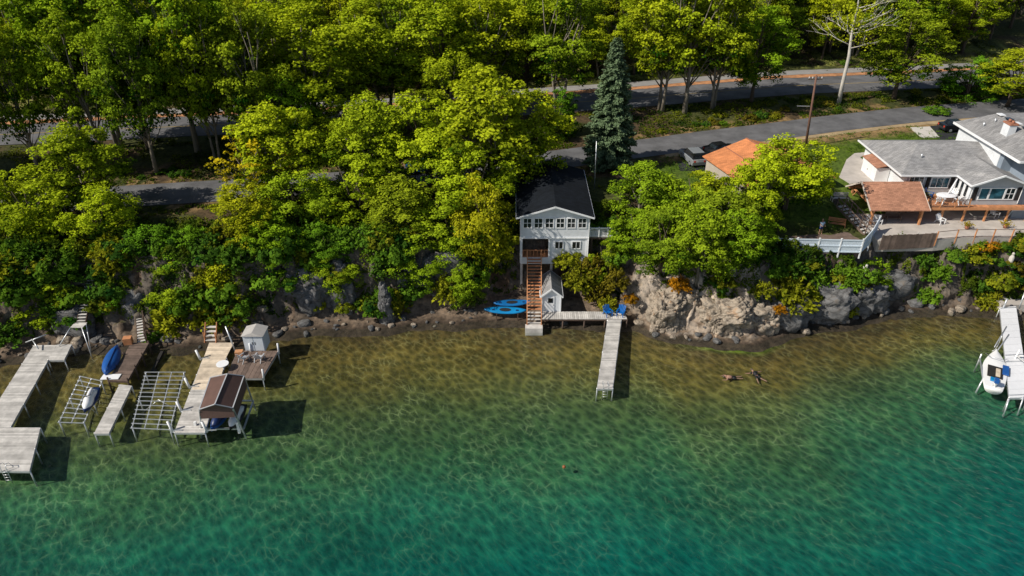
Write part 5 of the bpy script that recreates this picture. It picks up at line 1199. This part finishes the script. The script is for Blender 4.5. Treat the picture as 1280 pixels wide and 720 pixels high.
for xx in(xa+.6,xb-.5):
    for yy in(yf+.5,yb-.6): MB().beam((xx,yy,5.6),(xx,yy,ze+.2),.2).build('post',M_cedar,t)
    b=MB(); b.beam((xx,yf+.3,ze+.12),(xx,yb-.3,ze+.12),.14,.2); b.beam((xx,ym,ze+.2),(xx,ym,zr-.1),.14); b.beam((xx,yf+.4,ze+.1),(xx,ym,zr-.1),.12); b.beam((xx,yb-.4,ze+.1),(xx,ym,zr-.1),.12)
    b.beam((xx,yf+.5,ze-1),(xx,yf+1.5,ze+.05),.1); b.beam((xx,yb-.6,ze-1),(xx,yb-1.6,ze+.05),.1); b.build('truss',M_cedar,t)
for yy in(yf+.5,yb-.6): MB().beam((xa+.1,yy,ze+.18),(xb-.1,yy,ze+.18),.14,.2).build('beam',M_cedar,t)
# steps / terrace beside pavilion
stairs('terrace_steps','dark timber steps with rails left of the pavilion',(38.3,69.2,6.7),(36.6,73.4,8.2),1.2,9,M_grey,M_brown,rail=(-1,1),mr=M_brown)
# white fence
t=thing('vinyl_fence','white vinyl panel fence along the bluff edge with raised corner','fence',(32,65.8,6.4))
fp=[(27.4,66.1),(29.4,66.0),(31.6,65.9),(33.8,65.8),(36.0,65.7),(37.6,67.4),(39.1,69.4)]; tz=[7.75]*5+[8.1,8.6]
for i,(p,h) in enumerate(zip(fp,tz)):
    o=MB().b2((p[0]-.06,p[1]-.06,5.6),(p[0]+.06,p[1]+.06,h+.08)).build('post',M_white,t); MB().b2((p[0]-.08,p[1]-.08,h+.08),(p[0]+.08,p[1]+.08,h+.13)).build('cap',M_white,o)
for i in range(6):
    p,p2=fp[i],fp[i+1]; q=MB(); n=14; u0=tz[i]; u1=tz[i+1]; lo0=6.3
    for k in range(n): 
        a=(k+.06)/n; c=(k+.94)/n; A_=lerp2(p,p2,a); B_=lerp2(p,p2,c); h0=u0+(u1-u0)*a
        q.add([(A_[0],A_[1],lo0),(B_[0],B_[1],lo0),(B_[0],B_[1],h0),(A_[0],A_[1],h0),(A_[0],A_[1]+.03,lo0),(B_[0],B_[1]+.03,lo0),(B_[0],B_[1]+.03,h0),(A_[0],A_[1]+.03,h0)],[(0,1,2,3),(7,6,5,4),(3,2,6,7),(0,3,7,4),(1,5,6,2)])
    for zz0,zz1 in((lo0+.05,lo0+.05),(u0-.05,u1-.05),((lo0+u0)/2,(lo0+u1)/2)): q.beam((p[0],p[1]-.02,zz0),(p2[0],p2[1]-.02,zz1),.06,.13)
    q.build('panel',simple('white_vinyl',(.62,.70,.78),.45,.05,2),t)
# terrace deck behind fence (dark red boards), furniture
b=MB(); b.prism([(27.2,66.3),(36.0,66.0),(39.0,69.5),(38.4,72.5),(27.2,73)],5.6,6.5); o=b.build('terrace_deck',M_brown); tag(o,'shaded dark brown terrace deck behind the white fence','deck')
bench(35.6,71.3,6.5,1.8,'red-brown bench beside the terrace steps',M_red,R(-20)); bench(37.0,86.3-11.5,8.0,1.9,'grey bench on the lawn left of the pavilion',M_grey)
# lean-to store
t=thing('lean_to_store','white lean-to store with brown roof against the grey house','store',(43.2,80,G))
b=MB(); b.b2((42.3,78.6,G-.3),(43.85,82.2,10.45)); b.build('wall',M_white,t)
b=MB(); b.add([(42.15,78.4,10.47),(43.92,78.4,10.9),(43.92,82.4,10.9),(42.15,82.4,10.47),(42.15,78.4,10.55),(43.92,78.4,11.0),(43.92,82.4,11.0),(42.15,82.4,10.55)],[(3,2,1,0),(4,5,6,7),(0,1,5,4),(2,3,7,6),(3,0,4,7)]); b.build('roof',M_brnroof,t)
d=MB().b2((42.25,79.8,G),(42.29,80.8,10.3)).build('door',M_wplast,t); MB().b2((42.2,80.6,9.5),(42.25,80.7,9.6)).build('handle',M_dark,d)
def slab(name,pts,zt,m,th=.0):
    # drape-ish slab following the terrain top at each vertex
    b=MB(); v=[(x,y,zt) for x,y in pts]; A=sum(pts[i][0]*pts[(i+1)%len(pts)][1]-pts[(i+1)%len(pts)][0]*pts[i][1] for i in range(len(pts)))
    if A<0: v=v[::-1]
    b.prism([p[:2] for p in v],zt-.5,zt); o=b.build(name,m); tag(o,kind='structure')
slab('garden_path',[P(1058,200,G)[:2],P(1068,192,G)[:2],P(1090,190,G)[:2],(44,86.5),(44,78),(39.3,78.0),(38.8,80)],G+.06,M_conc)
slab('driveway_apron',[P(1138,160,8.75)[:2],P(1162,159,8.75)[:2],P(1174,172,8.75)[:2],P(1152,173,8.75)[:2]],8.86,simple('light_concrete',(.55,.52,.47),.9,.1,1))
slab('driveway',[P(1163,158,8.75)[:2],P(1240,152,8.75)[:2],(62,87),(50,87.5),P(1176,173,8.75)[:2]],8.83,M_asphd)
# ---- orange roofed house
t=thing('orange_roof_house','house with a bright orange gable roof behind the bluff trees','house',(29.5,80.5,8)); 
ang=R(16); c_,s_=math.cos(ang),math.sin(ang)
def o2(x,y,z): return (30.3+x*c_*1.17-y*s_,80.5+x*s_*1.1+y*c_,z)
W2,L2=4.9,5.2
b=MB(); v=[o2(*p) for p in((-4.5,-4.9,7.2),(4.5,-4.9,7.2),(4.5,4.9,7.2),(-4.5,4.9,7.2),(-4.5,-4.9,9.9),(4.5,-4.9,9.9),(4.5,4.9,9.9),(-4.5,4.9,9.9),(0,-4.9,11.5),(0,4.9,11.5))]
b.add(v,[(0,1,5,4),(1,2,6,5),(2,3,7,6),(3,0,4,7),(4,5,8),(6,7,9)]); b.build('wall',M_beiges,t)
b=MB(); v=[o2(*p) for p in((-W2,-L2,9.8),(0,-L2,11.55),(0,L2,11.55),(-W2,L2,9.8),(W2,-L2,9.8),(W2,L2,9.8))]; v+=[(p[0],p[1],p[2]+.1) for p in v]
b.add(v,[(0,3,2,1),(1,2,5,4),(6,7,8,9),(7,10,11,8),(0,1,7,6),(1,4,10,7),(3,9,8,2),(2,8,11,5),(0,6,9,3),(4,5,11,10)]); b.build('roof',M_orgroof,t)
b=MB(); b.beam(o2(-2.4,-L2,10.82),o2(-2.4,L2,10.82),.12,.06); b.beam(o2(0,-L2,11.68),o2(0,L2,11.68),.22,.06); b.build('ridge_cap',M_brick,t)
for xx in(-2.5,2.0): 
    w=MB().add([o2(xx,-4.93,8.6),o2(xx+1.2,-4.93,8.6),o2(xx+1.2,-4.93,9.6),o2(xx,-4.93,9.6)],[(0,1,2,3)]).build('window',M_pane,t)
# ---- cars
def car(x,y,z,rz,label,paint,suv=True,name='parked_car',cat='car'):
    t=thing(name,label,cat,(x,y,z)); L_,W_=(4.7,1.9) if suv else (4.5,1.82)
    M=Matrix.Translation((x,y,z))@Matrix.Rotation(rz,4,'Z')
    prof=[(-2.3,.35),(-2.35,.75),(-2.28,1.05),(-1.5,1.08),(1.05,1.0),(1.9,.88),(2.3,.7),(2.33,.35)] 
    b=MB(); secs=[]
    for w,in_ in((-W_/2,.08),(-W_/2+.06,0),(W_/2-.06,0),(W_/2,.08)): secs.append([M@V(px*(1-in_*.25),w,pz-(in_*.6 if pz>.6 else 0)) for px,pz in prof])
    b.loft(secs); b.build('body',paint,t)
    H_=1.78 if suv else 1.45; back=-2.1 if suv else -1.6
    gp=[(back,1.06),(back+.25,H_-.08),(back+.6,H_),(.1,H_),(.35,H_-.06),(1.1,1.03)]
    b=MB(); secs=[[M@V(px*k,w,pz-(H_-1.05)*0) for px,pz in gp] for w,k in((-W_/2+.1,1),(-W_/2+.24,.97),(W_/2-.24,.97),(W_/2-.1,1))]
    secs[0]=[M@V(px,-W_/2+.08+(.16 if pz>1.2 else 0),pz) for px,pz in gp]; secs[3]=[M@V(px,W_/2-.08-(.16 if pz>1.2 else 0),pz) for px,pz in gp]
    b=MB(); b.loft([secs[0],secs[3]]); b.build('windows',M_pane,t)
    rp_=[(back+.35,H_+.005),(back+.62,H_+.03),(.1,H_+.03),(.3,H_-.01)]
    b=MB(); b.loft([[M@V(px,w,pz) for px,pz in rp_+[(q[0],q[1]-.05) for q in rp_[::-1]]] for w in(-W_/2+.22,W_/2-.22)]); b.build('roof',paint,t)
    for px in(-1.4,1.4):
        for w in(-W_/2+.02,W_/2-.02):
            s=1 if w>0 else -1; o=MB().tube([M@V(px,w-s*.2,.34),M@V(px,w+s*.02,.34)],.35,16).build('wheel',M_black,t); MB().tube([M@V(px,w+s*.02,.34),M@V(px,w+s*.03,.34)],.2,12).build('rim',M_alu,o)
    for w in(-.65,.65):
        MB().box(M@V(2.3,w,.68),(.08,.34,.16),rz).build('headlight',M_wplast,t); MB().box(M@V(-2.32,w,.85),(.06,.25,.22),rz).build('tail_light',M_redp,t)
    return t
car(23.0,87.3,Hs(23,87.3),R(100),'silver sport utility car parked left of the orange roof',M_silver)
car(25.6,86.6,Hs(25.6,86.6),R(98),'dark grey pickup-like car partly hidden by the orange roof',simple('graphite_paint',(.05,.05,.055),.3,.1,2,metal=.3))
car(27.3,89.7,Hs(27.3,89.7),R(20),'black car in the shade just above the orange roof',M_carblk,False)
dc=P(1192,160,9.0); car(dc[0],dc[1]-.6,8.84,R(5),'black car parked on the dark driveway behind the grey roof',M_carblk,False)
q=P(562,222,7.9); car(q[0],q[1],float(r1z(q[0])),R(12),'white car glimpsed through the large tree left of the black roof',M_carwht,False)
q=P(530,214,7.9); car(q[0],q[1]+.5,float(r1z(q[0])),R(12),'blue car glimpsed between the bluff trees',M_carblu,False)
slab('parking_pad',[(20.9,84.2),(28.5,83.5),(29,91.5),(21.5,91.8)],Hs(23,87.3)+.0,M_asphd)
# ---- utility pole
a=P(1006,188,8.2); t=thing('utility_pole','tall brown wooden utility pole on the lawn by the lower road','utility pole',(a[0],a[1],Hs(a[0],a[1])))
bz=t.location.z; topv=V(a[0]-.6,a[1],bz+9.3); MB().tube([(a[0],a[1],bz-.3),topv],[.17,.11],10).build('pole',simple('brown_pole',(.16,.085,.06),.85,.25,4),t,True)
MB().beam(topv+V(-.9,.1,-.5),topv+V(.9,.1,-.5),.1,.12).build('crossarm',M_barkd,t)
for s in(-.8,-.35,.35,.8): MB().tube([topv+V(s,.1,-.45),topv+V(s,.1,-.2)],.045,7).build('insulator',M_wplast,t,True)
MB().beam(topv+V(-1.6,.1,-3.9),topv+V(0,.0,-3.9),.06,.06).build('side_arm',M_alu,t)
# ---- pale log, white statue-like post, blue tarp, shore bits
o=MB().tube([P(1077,349,0)[:0] or Q(1077,349,64.4),Q(1084,331,65.2)],[.17,.13],8); o.tube([Q(1081,339,64.8),Q(1079.5,333,64.9)],[.07,.04],6); o=o.build('driftwood_log',M_pale,None,True); tag(o,'pale forked driftwood log standing among the shrubs below the white fence','log')
q=Q(1265,322,66.6); t=thing('garden_statue','small white garden statue among the bushes near the right edge','statue',q)
b=MB(); b.tube([(q[0],q[1],q[2]-.9),(q[0],q[1],q[2]-.5),(q[0],q[1],q[2]),(q[0],q[1],q[2]+.3)],[.3,.24,.26,.12],10); b.build('figure',M_pale,t,True); MB().ell((q[0],q[1],q[2]+.45),(.14,.14,.17)).build('head',M_pale,t,True)
def tarp(px,py,Y,s,label):
    q=Q(px,py,Y); b=MB(); n=6
    for i in range(n):
        for j in range(n): b.v.append((q[0]+s*(i/5-.5),q[1]+s*.6*(j/5-.5),q[2]+.25*math.sin(i*1.7+j)+.2*math.cos(j*2.1)))
    for i in range(n-1):
        for j in range(n-1): b.f.append((i*n+j,(i+1)*n+j,(i+1)*n+j+1,i*n+j+1))
    o=b.build('tarpaulin',simple('blue_tarp',(.03,.16,.26),.5,.2,2),None,True); tag(o,label,'tarpaulin')
tarp(341,321,64.8,1.3,'crumpled blue tarpaulin caught in the trees above the shaded cliff')
q=Q(255,356,62.6); o=MB().ell(q,(.2,.2,.2)).build('buoy',M_teal,None,True); tag(o,'small turquoise ball among the olive bushes','buoy')
q=P(705,584,0); o=MB().ell((q[0],q[1],.05),(.15,.15,.14)).build('buoy',simple('orange_buoy',(.25,.09,.03),.5,.1,3),None,True); tag(o,'small orange-brown buoy floating alone in the open water','buoy')
o=MB().tube([Q(68,352,61.5),Q(73,334,62.3),Q(79,332,62.4)],.05,7).build('handrail_pipe',M_alu,None,True); tag(o,'bent grey pipe poking out of the trees above the far left dock','pipe')
for a_,b_ in(((32,428),(58,418)),((48,436),(40,424))):
    p0=P(*a_,1.2);p1=P(*b_,1.6); o=MB().tube([p0,p1],.06,7).build('pipe_rail',M_alu,None,True); tag(o,'long grey pipe rail lying on the rocks behind the far left dock' if a_[0]==32 else 'short grey pipe standing by the rocks behind the far left dock','pipe')
o=MB().beam(P(190,466,-.25),P(203,440,.1),.28).build('sunken_beam',M_dark); tag(o,'dark slanting beam in the shallow water beside the empty metal frame','beam')
# ---- people
def figure(name,label,base,joints,edges,radii,m,parts,cat='person'):
    """one continuous skinned body; parts = extra child meshes"""
    me=bpy.data.meshes.new(name); me.from_pydata(joints,edges,[]); o=bpy.data.objects.new(name,me); COL.objects.link(o); o.location=base
    o.modifiers.new('skin','SKIN'); sv=me.skin_vertices[0].data
    for i,r in enumerate(radii): sv[i].radius=(r,r) if not isinstance(r,tuple) else r
    sv[0].use_root=True
    s=o.modifiers.new('sub','SUBSURF'); s.levels=1; s.render_levels=1
    dg=bpy.context.evaluated_depsgraph_get(); ev=o.evaluated_get(dg); m2=bpy.data.meshes.new_from_object(ev); o.modifiers.clear(); o.data=m2; m2.materials.clear(); m2.materials.append(m)
    m2.polygons.foreach_set('use_smooth',[True]*len(m2.polygons)); tag(o,label,cat)
    for nm,mb,mm in parts:
        c=mb.build(nm,mm,None,True); c.parent=o
    return o
def person(base,rz,label,J,skin,top,bottom,shirt=M_shirt,shorts=M_navy):
    # J: dict joint->coords
    names=['pelvis','waist','chest','neck','head','crown','lsh','lel','lwr','lha','rsh','rel','rwr','rha','lhi','lkn','lan','lto','rhi','rkn','ran','rto']
    Rm=Matrix.Rotation(rz,3,'Z'); pts=[Rm@Vector(J[n]) for n in names]; ix={n:i for i,n in enumerate(names)}
    E=[('pelvis','waist'),('waist','chest'),('chest','neck'),('neck','head'),('head','crown'),('chest','lsh'),('lsh','lel'),('lel','lwr'),('lwr','lha'),('chest','rsh'),('rsh','rel'),('rel','rwr'),('rwr','rha'),('pelvis','lhi'),('lhi','lkn'),('lkn','lan'),('lan','lto'),('pelvis','rhi'),('rhi','rkn'),('rkn','ran'),('ran','rto')]
    rad=[.14,.13,.15,.06,.095,.07,.07,.05,.035,.04,.07,.05,.035,.04,.10,.065,.045,.04,.10,.065,.045,.04]
    g=lambda n:pts[ix[n]]
    parts=[]
    b=MB(); b.tube([g('pelvis')+(g('waist')-g('pelvis'))*.1,g('waist'),g('chest'),g('chest').lerp(g('neck'),.5)],[.19,.175,.205,.13],12); parts.append(('shirt',b,shirt))
    for s in('l','r'): b=MB(); b.tube([g(s+'sh'),g(s+'sh').lerp(g(s+'el'),.6)],[.09,.075],10); parts.append(('sleeve',b,shirt))
    b=MB(); b.tube([g('pelvis')*1.0+(g('waist')-g('pelvis'))*.3,g('pelvis')],[.18,.185],12)
    for s in('l','r'): b.tube([g('pelvis').lerp(g(s+'hi'),.8),g(s+'hi').lerp(g(s+'kn'),.75)],[.125,.095],10)
    parts.append(('shorts',b,shorts))
    b=MB(); h=g('head').lerp(g('crown'),.6); b.ell(h+(g('crown')-g('head')).normalized()*.03,(.105,.115,.09),12,8); parts.append(('hair',b,M_barkd))
    o=figure('person',label,base,[tuple(p) for p in pts],[(ix[a],ix[b_]) for a,b_ in E],rad,skin,parts); return o
ST={'pelvis':(0,0,.95),'waist':(0,0,1.1),'chest':(0,.0,1.35),'neck':(0,0,1.5),'head':(0,-.02,1.62),'crown':(0,-.01,1.73),'lsh':(-.19,0,1.42),'lel':(-.25,-.12,1.17),'lwr':(-.18,-.36,1.1),'lha':(-.15,-.45,1.1),'rsh':(.19,0,1.42),'rel':(.25,-.08,1.15),'rwr':(.2,-.32,1.07),'rha':(.17,-.4,1.07),'lhi':(-.1,0,.88),'lkn':(-.12,-.03,.5),'lan':(-.13,0,.08),'lto':(-.13,-.17,.03),'rhi':(.1,0,.88),'rkn':(.12,-.03,.5),'ran':(.14,0,.08),'rto':(.15,-.17,.03)}
pp=P(1027,283,7.4); person((pp[0],pp[1],6.5),R(10),'standing person in a pale blue shirt and dark shorts behind the white fence',ST,M_skin,None,None)
SW={'pelvis':(0,0,.0),'waist':(0,.16,.04),'chest':(0,.4,.06),'neck':(0,.55,.08),'head':(0,.68,.12),'crown':(0,.8,.16),'lsh':(-.2,.45,.05),'lel':(-.5,.5,.03),'lwr':(-.72,.62,.0),'lha':(-.82,.66,.0),'rsh':(.2,.45,.05),'rel':(.48,.36,.04),'rwr':(.75,.38,.02),'rha':(.85,.38,.0),'lhi':(-.1,-.08,-.02),'lkn':(-.25,-.48,-.06),'lan':(-.4,-.82,-.08),'lto':(-.46,-.98,-.06),'rhi':(.1,-.08,-.02),'rkn':(.2,-.5,-.06),'ran':(.38,-.85,-.08),'rto':(.44,-1.0,-.06)}
pp=P(946,468,.1); o=person((pp[0],pp[1],-.04),R(20),'swimmer in a black wetsuit lying spread out in the shallow water',SW,M_skin,None,None,shirt=M_wet,shorts=M_wet)
SW2=dict(SW); SW2.update({'lel':(-.38,.62,.03),'lwr':(-.3,.9,.0),'lha':(-.28,1.0,.0),'rel':(.38,.62,.03),'rwr':(.3,.9,0),'rha':(.28,1.0,0),'lkn':(-.13,-.5,-.06),'lan':(-.16,-.9,-.08),'lto':(-.17,-1.05,-.05),'rkn':(.13,-.5,-.06),'ran':(.16,-.9,-.08),'rto':(.17,-1.05,-.05)})
pp=P(915,470,.1); o=person((pp[0],pp[1],-.07),R(95),'snorkelling swimmer in black shorts floating left of the wetsuit swimmer',SW2,M_skin,None,None,shirt=M_skin,shorts=M_wet)

hs=[o for o in COL.objects if o.name=='lake_house'][0]
for xx in(.86,7.99): MB().tube([(xx,66.93,4.4),(xx,66.93,9.85)],.035,6).build('downspout',M_white,hs)
gh=[o for o in COL.objects if o.name=='grey_house'][0]
for xx,yy,z0 in((44.05,75.2,7.0),(55.2,72.2,8.9),(49.82,72.2,8.9)): MB().tube([(xx,yy,z0),(xx,yy,11.1)],.04,6).build('downspout',M_white,gh)
def rope(label,pts):
    o=MB().tube([V(*q) for q in pts],.03,5).build('mooring_rope',M_cloth,None,True); tag(o,label,'rope')
rope('white mooring rope from the white boat bow to the white dock',[(bc[0]+1.2,bc[1]+2.6,1.1),(bc[0]+1.9,bc[1]+3.2,.8),(bc[0]+2.6,bc[1]+3.9,1.0)])
# ------------------------------------------------------------------ light, world, camera
SUN_EL=R(41); sd=Vector((math.cos(SUN_EL)*.935,math.cos(SUN_EL)*.355,-math.sin(SUN_EL)))
L=bpy.data.lights.new('sun','SUN'); L.energy=5; L.angle=R(.5); L.color=(1,.93,.82); lo=bpy.data.objects.new('sun',L); COL.objects.link(lo); lo.rotation_euler=sd.to_track_quat('-Z','Y').to_euler(); lo.location=(-60,20,80)
W=bpy.data.worlds.new('World'); S.world=W; W.use_nodes=True; nt=W.node_tree; sk=nt.nodes.new('ShaderNodeTexSky'); sk.sky_type='NISHITA'; sk.sun_disc=False; sk.sun_elevation=SUN_EL; sk.sun_rotation=math.atan2(-sd.x,-sd.y)
nt.links.new(sk.outputs[0],nt.nodes['Background'].inputs[0]); nt.nodes['Background'].inputs[1].default_value=.08
cam=bpy.data.cameras.new('camera'); cam.sensor_width=36; cam.lens=36*CF/1280; cam.clip_end=3000; co=bpy.data.objects.new('camera',cam); COL.objects.link(co); co.location=(0,0,CH); co.rotation_euler=(R(90)-TH,0,0); S.camera=co
S.view_settings.view_transform='Standard'; S.view_settings.look='None'; S.view_settings.exposure=0
S.cycles.max_bounces=6; S.cycles.transparent_max_bounces=8; S.cycles.diffuse_bounces=3
